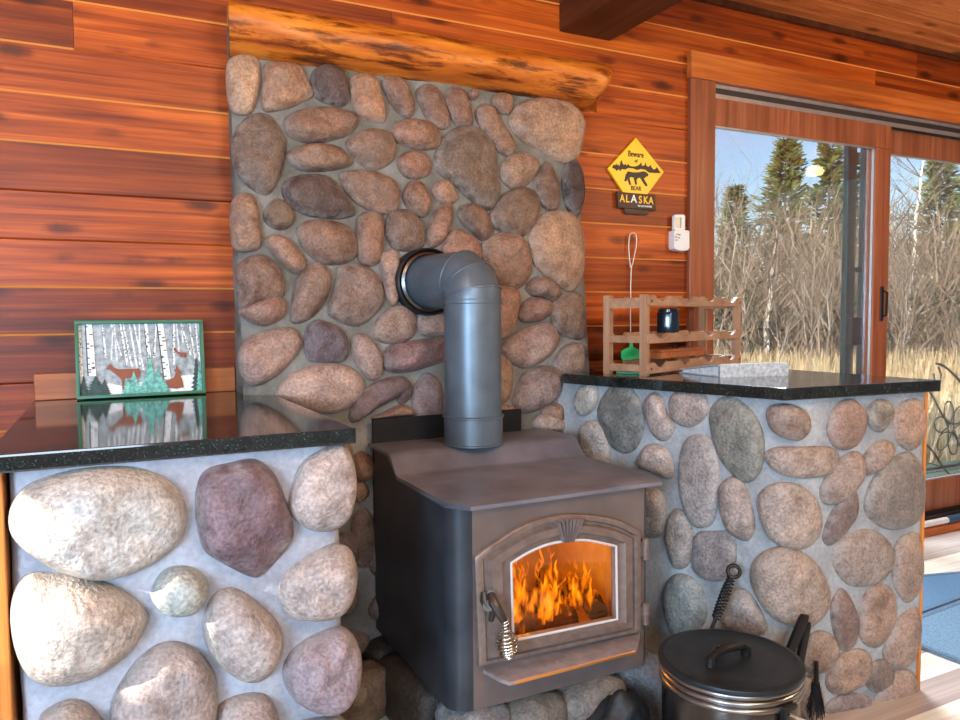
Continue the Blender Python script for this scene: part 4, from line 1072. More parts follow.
a, b = h0, h1; mid_ = (a+b)/2+Vector((0, 0, .022))
mb.tube([a+Vector((0, 0, -.01)), a+Vector((0, 0, .008)), a.lerp(b, .1)+Vector((0, 0, .016)), mid_+Vector((0, 0, -.003)), a.lerp(b, .9)+Vector((0, 0, .016)), b+Vector((0, 0, .008)), b+Vector((0, 0, -.01))], [.013, .012, .009, .0085, .009, .012, .013], 10)
mb.tube([a+Vector((0, 0, .012)), h2+Vector((0, 0, .012)), h2.lerp(b, .4)+Vector((0, 0, .012))], .006, 8)
mb.build('lid_handle', BLACK, lid)
# bail ear + wire bail hanging at the front
def rim_pt(px, py, z, k=1.0):
    q = on_z(px, py, z); v = Vector((q.x-pc.x, q.y-pc.y, 0)).normalized(); return pc+v*prad*k+Vector((0, 0, z))
e = rim_pt(767, 700, TH-.055, .98); v = Vector((e.x-pc.x, e.y-pc.y, 0)).normalized(); w = Vector((-v.y, v.x, 0))
mb = MB(); mb.slab([e+w*-.018+Vector((0, 0, .015)), e+w*.022+Vector((0, 0, .015)), e+w*.022+Vector((0, 0, .005)), e+w*-.008+Vector((0, 0, .002)), e+w*-.008+Vector((0, 0, -.03)), e+w*-.018+Vector((0, 0, -.03))], v, .012, .001); mb.build('bail_ear', BLACK, pot)
e2_ = rim_pt(715, 600, TH-.055, .98)
mb = MB(); pts = []
va = math.atan2(v.y, v.x)
for k in range(31):
    a = va+PI*k/30; s = math.sin(PI*k/30)
    pts.append(pc+Vector((math.cos(a), math.sin(a), 0))*prad*(1.02+.05*s)+Vector((0, 0, TH-.06-.10*s)))
mb.tube(pts, .004, 8); mb.build('bail_wire', CHROME, pot, 'shiny wire bail')
# poker leaning on the half wall behind the pot
def tool_frame(px_top, px_far, off=.02):
    P, nr = s_right(*px_top); top_ = P+nr*off
    return top_, on_z(px_far[0], px_far[1], .005)
tp, bt_ = tool_frame((743, 566), (664, 752), .05)
poker = thing('fireplace_poker', (bt_.x, bt_.y, 0), 'slim black poker with coiled handle and ring end leaning behind the pot', 'poker')
ax = (bt_-tp).normalized(); e1 = ax.cross(Vector((.3, -.9, .2))).normalized(); e2 = ax.cross(e1)
mb = MB(); mb.tube([tp+ax*.02, bt_], .005, 8); mb.build('shaft', BLACK, poker)
rr_ = .0165; face = (CAM-tp).normalized(); ex = ax; ey = face.cross(ax).normalized()
mb = MB(); mb.tube([tp+ax*.004+(ex*math.cos(2*PI*k/20)+ey*math.sin(2*PI*k/20))*rr_ for k in range(20)], .0055, 8, True); mb.build('ring', BLACK, poker, smooth=60)
mb = MB(); pts = []
for i in range(200):
    t = i/199; a = t*2*PI*13; pts.append(tp+ax*(.024+.125*t)+(e1*math.cos(a)+e2*math.sin(a))*(.010+.003*math.sin(PI*t)))
mb.tube(pts, .0028, 6); mb.build('coil_grip', BLACK, poker, smooth=60)
# shovel with a folded flat handle + second tool behind the pot
def flat_tool(name, top_px, low_px, width, label, cat, bend, off):
    P, nr = s_right(*top_px); t_ = P+nr*off
    n_ = Vector((nr.x, nr.y, 0)).normalized()
    lowd = on_plane(low_px[0], low_px[1], nr, nr.dot(P)+off+.02)
    ax = (lowd-t_).normalized(); k = (0.004-t_.z)/ax.z; b = t_+ax*k
    o = thing(name, (b.x, b.y, 0), label, cat)
    side = ax.cross(nr).normalized()
    mb = MB(); L0 = .13
    a = t_; c = t_+ax*L0
    mb.slab([a-side*width*.35, a+side*width*.35+ax*.006, a+side*width*.5+ax*.02, c+side*width*.5, c-side*width*.5, a-side*width*.5+ax*.012], nr, .012, .003)
    mb.build('handle', BLACK, o)
    mb = MB(); mb.tube([c-ax*.01+nr*.006, t_+ax*(k*.8)+nr*.006, b+nr*.006], [.007, .006, .006], 8); mb.build('shaft', BLACK, o)
    return o, b, ax, nr, side
o, b, ax, nr, side = flat_tool('fireplace_shovel', (793, 606), (787, 655), .026, 'black fireplace shovel with wide flat handle leaning at the right of the pot', 'shovel', 0, .05)
mb = MB(); q = b-ax*.14
mb.slab([q-side*.03, q+side*.03, b+side*.05, b-side*.05], nr, .004, .001); mb.build('blade', BLACK, o)
o, b, ax, nr, side = flat_tool('fireplace_tongs', (801, 618), (797, 668), .022, 'second black fire tool, partly hidden behind the shovel handle', 'fire tool', 0, .02)
# brush hanging low at the right of the pot
P, nr = s_right(808, 690); 
mb = MB()
c0 = P+nr*.03
mb.tube([Vector((c0.x, c0.y, .175)), Vector((c0.x, c0.y, .11))], [.006, .008], 8)
br = mb.build('hearth_brush', BLACK, None, 'small black hearth brush against the stone wall, just right of the pot', 'brush')
mb = MB(); rb = random.Random(2)
for k in range(90):
    a = rb.uniform(0, 2*PI); r = rb.uniform(.002, .010); q = Vector((c0.x+math.cos(a)*r, c0.y+math.sin(a)*r, .115))
    mb.tube([q, q+Vector((math.cos(a)*.014+rb.uniform(-.006, .006), math.sin(a)*.014, -rb.uniform(.07, .105)))], .0011, 3)
mb.build('bristles', BLACK, br, smooth=0)
# dark leather glove lying in front of the hearth
gl = [on_y(x, y, -.90) for x, y in ((588, 716), (600, 706), (612, 700), (622, 690), (632, 693), (640, 703), (648, 716))]
gc = on_y(622, 712, -.93)
mb = MB(); bm = mb.bm
r = bmesh.ops.create_icosphere(bm, subdivisions=4, radius=1)
for v_ in bm.verts:
    p = v_.co.copy(); d = 1+.30*noise.noise(p*1.6)+.12*noise.noise(p*4)
    v_.co = Vector((gc.x+.005+p.x*.105*d, gc.y+.01+p.y*.07*d, max(.0, .085+p.z*.11*d - abs(p.x)*.05)))
glove = thing('fireplace_glove', (gc.x, gc.y, 0), 'crumpled dark leather glove in front of the hearth stones, left of the pot', 'glove')
mb.build('palm', LEATHER, glove, smooth=60)
for k in range(4):
    x = gc.x-.085+.032*k
    mb = MB(); mb.tube([(x+.03, gc.y-.03, .12-.01*k), (x, gc.y-.075, .10), (x-.025, gc.y-.095, .045), (x-.03, gc.y-.09, .02)], [.022, .021, .019, .012], 10); mb.build('finger', LEATHER, glove, smooth=60)

# ------------------------------------------------------------------ framed deer picture
pbl = Vector((on_y(77, 397, -.05).x, -.055, LZ+.001)); pbr = Vector((on_y(205, 391, -.05).x, -.055, LZ+.001))
ptl = on_y(75, 322, -.024); PH = math.hypot(ptl.z-LZ, .03)
pic = thing('deer_picture', ((pbl.x+pbr.x)/2, -.055, LZ), 'green-framed winter birch forest picture with brown deer leaning on the wood wall', 'picture')
W = pbr.x-pbl.x; tilt = math.asin(.031/PH)
ux = Vector((1, 0, 0)); uz = Vector((0, math.sin(tilt), math.cos(tilt))); un = Vector((0, -math.cos(tilt), math.sin(tilt)))
def pp(u, v, d=0): return pbl + ux*(u*W) + uz*(v*PH) + un*d
def uv(x, y):   # crop pixels -> picture coordinates
    tt = (x-70)/(765-70); yt = 58-6*tt*0; yb = 487-30*tt
    return (x-58)/(768-58), 1-(y-yt)/(yb-yt)
def ppx(pts, d): return [pp(*uv(x, y), d) for x, y in pts]
mb = MB(); fwd = .010; fx, fz = .009/W, .009/PH
for a, b, c, d in ((0, 0, 1, fz), (0, 1-fz, 1, 1), (0, fz, fx, 1-fz), (1-fx, fz, 1, 1-fz)):
    mb.slab([pp(a, b), pp(c, b), pp(c, d), pp(a, d)], un, .022, .001)
mb.build('frame', GREENF, pic)
mb = MB(); mb.slab([pp(.01, .01), pp(.99, .01), pp(.99, .99), pp(.01, .99)], un, .004); mb.build('backing', PICBG, pic, 'misty grey-white winter backdrop')
def cut(name, mat, pts, d=.006, th=.0015, label=None):
    mb = MB(); mb.slab(ppx(pts, d), un, th); return mb.build(name, mat, pic, label, smooth=0)
rt_ = random.Random(5)
# far pale foliage patches
for (x, y, w, h) in ((240, 160, 50, 60), (600, 150, 35, 70), (480, 110, 30, 50), (200, 250, 30, 30), (690, 110, 40, 45)):
    pts = [(x+w*math.cos(2*PI*k/14)*rt_.uniform(.6, 1.1), y+h*math.sin(2*PI*k/14)*rt_.uniform(.6, 1.1)) for k in range(14)]
    cut('foliage', GREYP, pts, .0045, .0008)
cut('snow_bank', PICW, [(72, 485), (72, 440), (150, 420), (230, 400), (300, 415), (400, 395), (520, 400), (640, 360), (762, 350), (762, 452)], .0048, .0008)
# birch trunks (x bottom, x top, width)
def trunk(xb, xt, yb, w, mat_, d):
    n = 9; l, r = [], []
    for k in range(n+1):
        t = k/n; x = xb+(xt-xb)*t; y = yb+(72-yb)*t; ww = w*(1-.15*t)*rt_.uniform(.94, 1.06)
        l.append((x-ww/2, y)); r.append((x+ww/2, y))
    o = cut('birch_trunk', mat_, l+r[::-1], d)
    mb = MB()
    for k in range(int(12)):
        t = rt_.uniform(.03, .97); x = xb+(xt-xb)*t+rt_.choice((-1, 1))*w*.22; y = yb+(72-yb)*t; s = w*rt_.uniform(.12, .26)
        mb.slab(ppx([(x-s, y-2), (x+s, y-4), (x+s*.8, y+3), (x-s*.7, y+3)], d+.0015), un, .0005)
    mb.slab(ppx([l[0], l[-1], (l[-1][0]+w*.14, 72), (l[0][0]+w*.14, yb)], d+.0014), un, .0004)
    mb.build('bark_mark', SBLACK if w > 13 else GREYP, o, smooth=0)
for xb, xt, yb, w, dd in ((330, 300, 300, 16, .005), (355, 315, 310, 14, .005), (385, 350, 330, 13, .005), (420, 375, 330, 12, .0055), (455, 440, 300, 24, .006), (300, 250, 250, 12, .005), (690, 640, 250, 14, .005), (715, 690, 270, 14, .005), (740, 725, 280, 16, .0055), (650, 640, 180, 12, .005), (140, 130, 360, 46, .0065), (550, 520, 380, 44, .0065), (215, 205, 260, 14, .005), (245, 262, 270, 11, .005), (275, 268, 280, 12, .005), (400, 405, 300, 12, .005), (480, 500, 260, 14, .005), (590, 600, 300, 18, .0055), (625, 615, 250, 11, .005), (85, 80, 400, 22, .006)):
    trunk(xb, xt, yb, w, PICW, dd)
def fir(x, yb, h, w, mat_, d, n=7):
    l, r = [], []
    for k in range(n):
        t = k/n; ww = w*(1-t); y = yb-h*t
        l += [(x-ww, y+4), (x-ww*.45, y-h/n*.5)]; r += [(x+ww, y+4), (x+ww*.45, y-h/n*.5)]
    cut('fir_tree', mat_, l+[(x, yb-h)]+r[::-1], d)
fir(160, 470, 110, 90, DTEAL, .009); fir(205, 465, 90, 45, DTEAL, .0085); fir(95, 465, 110, 35, DTEAL, .0088)
fir(330, 458, 85, 45, TEAL, .0101); fir(365, 455, 120, 55, TEAL, .010); fir(455, 450, 215, 55, TEAL, .008, 9); fir(500, 452, 140, 55, TEAL, .009); fir(535, 452, 70, 40, TEAL, .0096); fir(420, 455, 90, 40, TEAL, .0095); fir(720, 445, 190, 42, DTEAL, .0085, 8); fir(735, 440, 140, 25, TEAL, .009, 7)
cut('deer', DEER, [(215, 320), (240, 295), (255, 312), (280, 325), (395, 320), (400, 350), (390, 375), (372, 368), (330, 375), (312, 372), (306, 440), (299, 440), (297, 378), (265, 350), (240, 328)], .0078, .002)
cut('deer', DEER, [(525, 395), (560, 382), (588, 372), (602, 345), (590, 332), (603, 322), (606, 296), (613, 325), (635, 348), (620, 356), (634, 378), (642, 425), (600, 432), (555, 428), (540, 408)], .0078, .002)
cut('deer', DEER, [(592, 222), (604, 208), (614, 228), (640, 235), (665, 235), (670, 255), (656, 263), (648, 250), (636, 262), (622, 245), (610, 235)], .0078, .002)

# ------------------------------------------------------------------ wine rack and what is in it
RF = Vector((1.585, -.47, RZ)); az = math.radians(69.0)
ru = Vector((math.sin(az), math.cos(az), 0)); rv = Vector((-ru.y, ru.x, 0)); uzv = Vector((0, 0, 1))
RD = .165; RH = .268
nrm_ = Vector((-ru.y, ru.x, 0))
def isect_len(px):     # length along ru where the front plane meets the pixel column
    d = ray(px, 330); n_ = rv; t = n_.dot(RF-CAM)/n_.dot(d); return (CAM+d*t-RF).dot(ru)
def isect_at(px, v):
    d = ray(px, 330); P = RF+rv*v; t = rv.dot(P-CAM)/rv.dot(d); return (CAM+d*t-P).dot(ru)
RL = isect_len(740.5); RM = isect_at(702, RD-.012)
rack = thing('wine_rack', (RF.x, RF.y, RZ), 'light wooden wine rack with scalloped rails standing on the right granite slab', 'wine rack')
def rp_(u, v, z): return RF+ru*u+rv*v+uzv*z
def obox(name, u0, u1, v0, v1, z0, z1, mat_, parent, bevel=.003):
    mb = MB(); vs = []
    mb.slab([rp_(u0, v0, z0), rp_(u1, v0, z0), rp_(u1, v1, z0), rp_(u0, v1, z0)], uzv, z1-z0, bevel); return mb.build(name, mat_, parent)
pw = .024
for u in (0, RL-pw):
    for v in (0, RD-pw): obox('post', u, u+pw, v, v+pw, 0, RH, RACKZ, rack)
obox('post', RM-pw*.4, RM+pw*.4, RD-pw, RD, 0, RH-.01, RACKZ, rack)
for u in (0, RL-pw):
    for z0, z1 in ((RH-.045, RH-.010), (.108, .132), (.012, .036)): obox('side_rail', u+.003, u+pw-.003, pw, RD-pw, z0, z1, RACKW, rack)
def scallop(v, z0, z1, nb):
    pts = [rp_(pw*.2, v, z0), rp_(RL-pw*.2, v, z0)]
    n = 70; topl = []
    for k in range(n+1):
        t = k/n; u = (pw*.2)+(RL-pw*.4)*t
        s = math.cos(2*PI*nb*t); z = z1 - .020*max(0, -s)**.8 - (.0 if s < .2 else .003*s)
        topl.append(rp_(u, v, z))
    mb = MB(); mb.slab(pts+topl[::-1], rv, .012); return mb.build('scalloped_rail', RACKW, rack, smooth=30)
for v in (-.006, RD-.008):
    for z0, z1 in ((RH-.036, RH-.002), (.106, .140), (.006, .042)): scallop(v, z0, z1, 4)
mb = MB()
for z in (RH-.022, .022):
    for u in (pw*.6+.012, RL-pw*.5-.010): mb.tube([rp_(u, -.0075, z), rp_(u, -.005, z)], .004, 10)
mb.build('screw', SBLACK, rack)
# dark jar on the middle rails
ju = isect_at(668, .085)+.02
jc = rp_(ju-.02, .085, .142)
jar = thing('dark_jar', (jc.x, jc.y, jc.z), 'squat blue-black glass jar resting on the middle rails of the wine rack', 'jar')
mb = MB()
rj = .040; mb.prism([(jc.x+math.cos(PI/4*k+PI/8)*rj*1.05, jc.y+math.sin(PI/4*k+PI/8)*rj*1.05) for k in range(8)], jc.z-.008, jc.z+.068, .006, None, 2); mb.build('jar_body', BLUEJ, jar)
mb = MB(); mb.lathe([(rj*.92, .0685), (rj*.92, .078), (rj*.8, .082), (.005, .082)], jc, seg=24); mb.build('lid', BLUEJ, jar)
# small wooden box under the rack rails
bu0, bu1 = isect_at(651, .09)+.01, isect_at(695, .09)+.01
b0 = rp_(bu0+.01, RD-.07, .001)
bo = thing('wooden_box', (b0.x, b0.y, RZ), 'small shallow brown wooden box lying inside the bottom of the wine rack', 'box')
obox('box_base', bu0-.01, bu1-.01, .05, .13, .0455, .068, SPLASH, bo); obox('box_lid', bu0-.013, bu1-.007, .047, .133, .0685, .076, SPLASH, bo, .002)
mb = MB(); kq = rp_((bu0+bu1)/2, .09, .0765); mb.tube([kq+ru*-.02, kq+ru*-.015+uzv*.008, kq+ru*.015+uzv*.008, kq+ru*.02], .0025, 8); mb.build('box_handle', BLACK, bo)
# booklets lying under the swatter
for k, (m_, nm, lb) in enumerate(((GRNB, 'booklet', 'thin green booklet lying under the red one at the near end of the rack'), (REDB, 'booklet', 'thin red booklet lying on the green one below the swatter head'))):
    mb = MB(); z = RZ+.0455+.008*k
    mb.slab([rp_(.028, .02+.004*k, .001+.008*k), rp_(.10, .025, .001+.008*k), rp_(.095, .135, .001+.008*k), rp_(.026, .13, .001+.008*k)], uzv, .0075, .0015)
    mb.build(nm, m_, None, lb, 'booklet')
# fly swatter hanging on the wood wall
sw = thing('fly_swatter', (on_y(631, 345, -.012).x, -.012, on_y(631, 345, -.012).z), 'fly swatter with pale wire handle and green head hanging on the wood wall', 'fly swatter')
def wy(x, y, d=.012): return on_y(x, y, -d)
mb = MB(); mb.tube(catmull([wy(630.5, 268), wy(628.8, 250), wy(629.5, 236), wy(632.5, 233), wy(636, 235), wy(636.3, 245), wy(633, 262), wy(631.2, 270), wy(630.6, 300), wy(630.6, 348)], 6, False), .0026, 8); mb.build('wire_handle', WIRE, sw, smooth=60)
mb = MB(); mb.slab([wy(629.5, 341), wy(631.8, 341), wy(632.4, 347), wy(637.5, 349), wy(640, 351), wy(639.5, 359), wy(632, 362), wy(623, 361.5), wy(621, 358), wy(621, 351), wy(626, 348), wy(629, 347)], (0, -1, 0), .005, .001); mb.build('swatter_head', SWAT, sw, 'bright green plastic head')
# silver blue binder lying on the slab
q0, q1 = on_z(720, 377.5, RZ), on_z(788.5, 375.5, RZ)
du = (q1-q0).normalized(); dv = Vector((-du.y, du.x, 0))
bL = (q1-q0).length
bd = thing('ring_binder', (q0.x, q0.y, RZ), 'silver-blue binder lying flat on the right granite slab before the wine rack', 'binder')
def bp2(u, v, z): return q0+du*u+dv*v+uzv*z
SH = on_z(754, 376, RZ); sh = (376.5-363.5)/F_PX*((SH-CAM).dot(fw))
mb = MB(); mb.slab([bp2(0, 0, 0), bp2(bL, 0, 0), bp2(bL, 0, sh*.9), bp2(bL-.004, 0, sh), bp2(.004, 0, sh), bp2(0, 0, sh*.9)], dv, .012, .002); mb.build('spine', SILV2, bd, 'bright silver spine')
mb = MB()
mb.slab([bp2(0, .01, sh-.004), bp2(bL, .01, sh-.004), bp2(bL-.02, .21, .012), bp2(-.03, .21, .012)], uzv, .003, .0008)
mb.slab([bp2(0, .01, 0.0005), bp2(bL, .01, .0005), bp2(bL-.02, .21, .0005), bp2(-.03, .21, .0005)], uzv, .003, .0008)
mb.build('cover', SILV, bd)
mb = MB(); bm = mb.bm
a = [bp2(.006, .012, .004), bp2(bL-.006, .012, .004), bp2(bL-.026, .20, .004), bp2(-.024, .20, .004)]; b = [bp2(.006, .012, sh-.006), bp2(bL-.006, .012, sh-.006), bp2(bL-.026, .20, .0115), bp2(-.024, .20, .0115)]
va_ = [bm.verts.new(p) for p in a]; vb_ = [bm.verts.new(p) for p in b]; bm.faces.new(va_[::-1]); bm.faces.new(vb_)
for k in range(4): bm.faces.new((va_[k-1], va_[k], vb_[k], vb_[k-1]))
mb.build('pages', SNOW, bd)

# ------------------------------------------------------------------ wall sign and remote
def text_mesh(name, s, size, c, mat_, parent, depth=.0008, spacing=1.0, y=-.02, font_scale_x=1.0, label=None):
    cu = bpy.data.curves.new(name, 'FONT'); cu.body = s; cu.size = size; cu.extrude = depth; cu.align_x = 'CENTER'; cu.align_y = 'CENTER'; cu.space_character = spacing; cu.offset = size*.012
    ob = bpy.data.objects.new(name, cu); COL.objects.link(ob)
    me = bpy.data.meshes.new_from_object(ob); bpy.data.objects.remove(ob); bpy.data.curves.remove(cu)
    o = bpy.data.objects.new(name, me); COL.objects.link(o); me.materials.clear(); me.materials.append(mat_)
    base = Vector((0, 0, 0)); q = parent
    while q is not None: base += q.location; q = q.parent
    for v in me.vertices:
        x, yy, z = v.co; v.co = Vector((c.x+x*font_scale_x, y-z, c.z+yy))-base
    o.parent = parent
    if label: o['label'] = label
    return o
sc_ = on_y(636, 172, -.012)
sign = thing('bear_sign', (sc_.x, -.01, on_y(636, 200, 0).z), 'yellow diamond sign with black bear and brown ALASKA plaque on the wood wall', 'sign')
dp = [on_y(x, y, -.012) for x, y in ((636, 137.8), (663.8, 172), (645.5, 197), (626.5, 197), (608, 168.5))]
cc = sum(dp, Vector())/5
mb = MB(); mb.slab([Vector((p.x, -.004, p.z)) for p in dp], (0, -1, 0), .009, .0015); mb.build('diamond_plate', YELLOWR, sign)
mb = MB(); ins = [cc.lerp(p, .90) for p in dp]; mb.slab([Vector((p.x, -.0125, p.z)) for p in ins], (0, -1, 0), .001); mb.build('diamond_face', YELLOW, sign, smooth=0)
def sgn(pts, y=-.0142): return [Vector((q.x, y, q.z)) for q in (on_y(a, b, -.014) for a, b in pts)]
def scrop(pts): return [(605+x/15, 135+y/15) for x, y in pts]
tl_ = [(105, 490), (130, 440), (150, 460), (165, 425), (180, 455), (195, 440), (215, 470), (235, 400), (250, 375), (262, 430), (285, 450), (305, 430), (325, 465), (345, 430), (365, 460), (400, 470), (440, 475), (480, 465), (520, 440), (540, 410), (555, 465), (590, 455), (605, 410), (620, 460), (650, 480), (680, 450), (700, 490), (730, 520), (760, 505), (775, 480), (800, 520), (835, 570), (760, 570), (660, 565), (600, 520), (540, 510), (480, 525), (420, 500), (350, 495), (300, 520), (250, 510), (230, 545), (205, 510), (175, 540), (150, 510)]
mb = MB(); mb.slab(sgn(scrop(tl_)), (0, -1, 0), .0008); mb.build('treeline', SBLACK, sign, smooth=0)
bear = [(300, 640), (310, 600), (330, 560), (345, 545), (420, 560), (500, 560), (570, 545), (600, 550), (625, 565), (650, 590), (645, 620), (610, 625), (600, 650), (575, 640), (600, 690), (620, 720), (640, 760), (610, 770), (560, 700), (525, 640), (490, 650), (470, 680), (480, 740), (455, 750), (440, 690), (430, 640), (385, 630), (365, 650), (385, 720), (395, 745), (365, 750), (345, 690), (335, 660), (320, 690), (300, 700), (290, 680)]
mb = MB(); mb.slab(sgn(scrop(bear)), (0, -1, 0), .0008); mb.build('bear', SBLACK, sign, smooth=0)
px_m = 1/F_PX*((sc_-CAM).dot(fw))
t1 = on_y(635.8, 154.5, -.014); text_mesh('lettering', 'Beware', 8.2*px_m, t1, SBLACK, sign, y=-.0142, font_scale_x=.78)
t1 = on_y(636, 161, -.014); text_mesh('lettering', 'of', 4.5*px_m, t1, SBLACK, sign, y=-.0142)
t1 = on_y(636, 188.5, -.014); text_mesh('lettering', 'BEAR', 6.2*px_m, t1, SBLACK, sign, y=-.0142, font_scale_x=.9)
pl = [on_y(x, y, -.016) for x, y in ((617, 191.5), (655, 195), (655.5, 210.5), (618, 207.5))]
mb = MB(); mb.slab([Vector((p.x, -.006, p.z)) for p in pl], (0, -1, 0), .012, .002); plq = mb.build('name_plaque', SBROWN, sign)
lw = [on_y(x, y, -.012) for x, y in ((624, 208), (650, 210.5), (647.5, 215), (625, 213.5))]
mb = MB(); mb.slab([Vector((p.x, -.003, p.z)) for p in lw], (0, -1, 0), .010, .002); mb.build('lower_plaque', SBROWN, sign)
for ch, lx, ly in (('A', 622.5, 198.6), ('L', 627.8, 199.0), ('S', 640.6, 200.0), ('K', 646.0, 200.5), ('A', 651.2, 200.9)):
    t1 = on_y(lx, ly, -.02); text_mesh('letter', ch, 10.5*px_m, t1, YELLOW, plq, y=-.0185, font_scale_x=.88)
t1 = on_y(634, 199.2, -.02); text_mesh('white_letter', 'A', 11*px_m, t1, WHITE, plq, y=-.019)
t1 = on_y(645, 206.4, -.02); text_mesh('small_lettering', 'THE LAST FRONTIER', 2.6*px_m, t1, WHITE, plq, y=-.0185, font_scale_x=.75)
# remote in a wall cradle
def ry(x, y, d): return on_y(660+x/13.1, 205+y/13.1, -d)
rem = thing('remote_control', (ry(215, 400, .01).x, -.01, ry(215, 600, .01).z), 'white remote control in a white wall holder on the planks by the door', 'remote')
mb = MB(); mb.slab([ry(x, y, .012) for x, y in ((158, 150), (175, 130), (285, 130), (302, 150), (300, 420), (155, 420))], (0, -1, 0), .014, .003); r1 = mb.build('remote_body', WHITE, rem)
mb = MB(); mb.slab([ry(x, y, .0265) for x, y in ((195, 160), (278, 160), (272, 300), (200, 300))], (0, -1, 0), .001); mb.build('screen', CREAM, r1)
mb = MB(); mb.slab([ry(x, y, .027) for x, y in ((262, 165), (282, 160), (276, 300), (262, 300))], (0, -1, 0), .0012); mb.build('screen_shadow_edge', GREYBTN, r1)
mb = MB(); mb.slab([ry(x, y, 0.0) for x, y in ((115, 350), (150, 340), (305, 340), (318, 355), (318, 570), (300, 600), (250, 612), (170, 606), (125, 585), (113, 560))], (0, -1, 0), .034, .006); hl = mb.build('wall_holder', WHITE, rem)
mb = MB()
for bx_, by_ in ((180, 330), (225, 385), (255, 390), (210, 420), (245, 430), (215, 460)): mb.slab([ry(bx_+dx, by_+dy, .0355) for dx, dy in ((-12, -9), (12, -9), (12, 9), (-12, 9))], (0, -1, 0), .002)
mb.build('button', GREYBTN, hl)

# ------------------------------------------------------------------ mats on the floor
m0, m1, m2 = on_z(925, 613, 0), on_z(960, 601, 0), on_z(924, 649, 0)
def mat_obj(name, P0, dirv, length, perp, width, m_, label):
    o = thing(name, (P0.x, P0.y, 0), label, 'floor mat')
    a, b = P0, P0+dirv*length; c, d = b+perp*width, a+perp*width
    mb = MB(); mb.slab([p+Vector((0, 0, .001)) for p in (a, b, c, d)], uzv, .009, .003); mb.build('woven_field', m_, o)
    mb = MB()
    for p, q, w_ in ((a, b, perp), (d, c, -perp)): mb.slab([p+Vector((0, 0, .0095)), q+Vector((0, 0, .0095)), q+w_*.025+Vector((0, 0, .0095)), p+w_*.025+Vector((0, 0, .0095))], uzv, .002)
    mb.build('border', RUGE, o)
g0, g1 = on_z(925, 651, 0), on_z(960, 664.5, 0)
dB = (g1-g0).normalized(); perpB = Vector((-dB.y, dB.x, 0))
if perpB.y < 0: perpB = -perpB
h0_, h1_ = on_z(925, 616, 0), on_z(960, 603, 0)
dA = (h1_-h0_).normalized(); perpA = Vector((-dA.y, dA.x, 0))
wB = abs((h0_-g0).dot(perpB))
mb = None
def quad_mat(name, pts, m_, label):
    o = thing(name, (pts[0].x, pts[0].y, 0), label, 'floor mat')
    mb = MB(); mb.slab([Vector((p.x, p.y, .001)) for p in pts], uzv, .010, .003); mb.build('woven_field', m_, o)
    mb = MB()
    for i in (0, 2):
        a, b = pts[i], pts[i+1]; c = sum(pts, Vector())/4; d = (b-a).normalized(); n_ = Vector((-d.y, d.x, 0)); n_ = n_ if n_.dot(c-a) > 0 else -n_
        mb.slab([Vector((p.x, p.y, .0105)) for p in (a, b, b+n_*.02, a+n_*.02)], uzv, .002)
    mb.build('border', RUGE, o)
Lx = Vector((1, 0, 0))
b0_ = g0-dB*.25; b1_ = g0+dB*.75
quad_mat('floor_mat', [b0_, b1_, h0_+dA*1.0, h0_-dA*.2], RUG2, 'light blue woven mat on the floor boards, the nearer of the two mats')
t0_, t1_ = on_z(925, 577, 0), on_z(960, 574, 0); dT = (t1_-t0_).normalized()
off = perpA*(.012 if perpA.dot(t0_-h0_) > 0 else -.012)
quad_mat('floor_mat', [h0_-dA*.2+off, h0_+dA*1.0+off, t0_+dT*1.1, t0_-dT*.2], RUG, 'darker blue woven mat on the floor closer to the glass door')

# ------------------------------------------------------------------ ceiling lamp whose glow shows in the door glass
cl_ = thing('ceiling_lamp', (5.5, -2.1, CEIL), 'round warm glass ceiling lamp, seen mirrored in the left door pane', 'lamp')
mb = MB(); mb.lathe([(.02, CEIL), (.09, CEIL), (.09, CEIL-.02), (.02, CEIL-.03), (.02, CEIL-.05)], (5.5, -2.1, 0), seg=24, cap=False); mb.build('lamp_base', BLACK, cl_)
mb = MB(); mb.lathe([(.03, CEIL-.04), (.06, CEIL-.06), (.075, CEIL-.09), (.06, CEIL-.12), (.003, CEIL-.13)], (5.5, -2.1, 0), seg=24, cap=False); mb.build('lamp_shade', emit('lamp_glow', (1, .66, .30), 5), cl_)

# ------------------------------------------------------------------ outside: deck, bench, field and woods
mb = MB(); y = .16
while y < 1.25:
    mb.box((1.2, y, -.10), (6.4, y+.135, -.06), .003); y += .142
structure(mb, 'outside_deck', DECK)
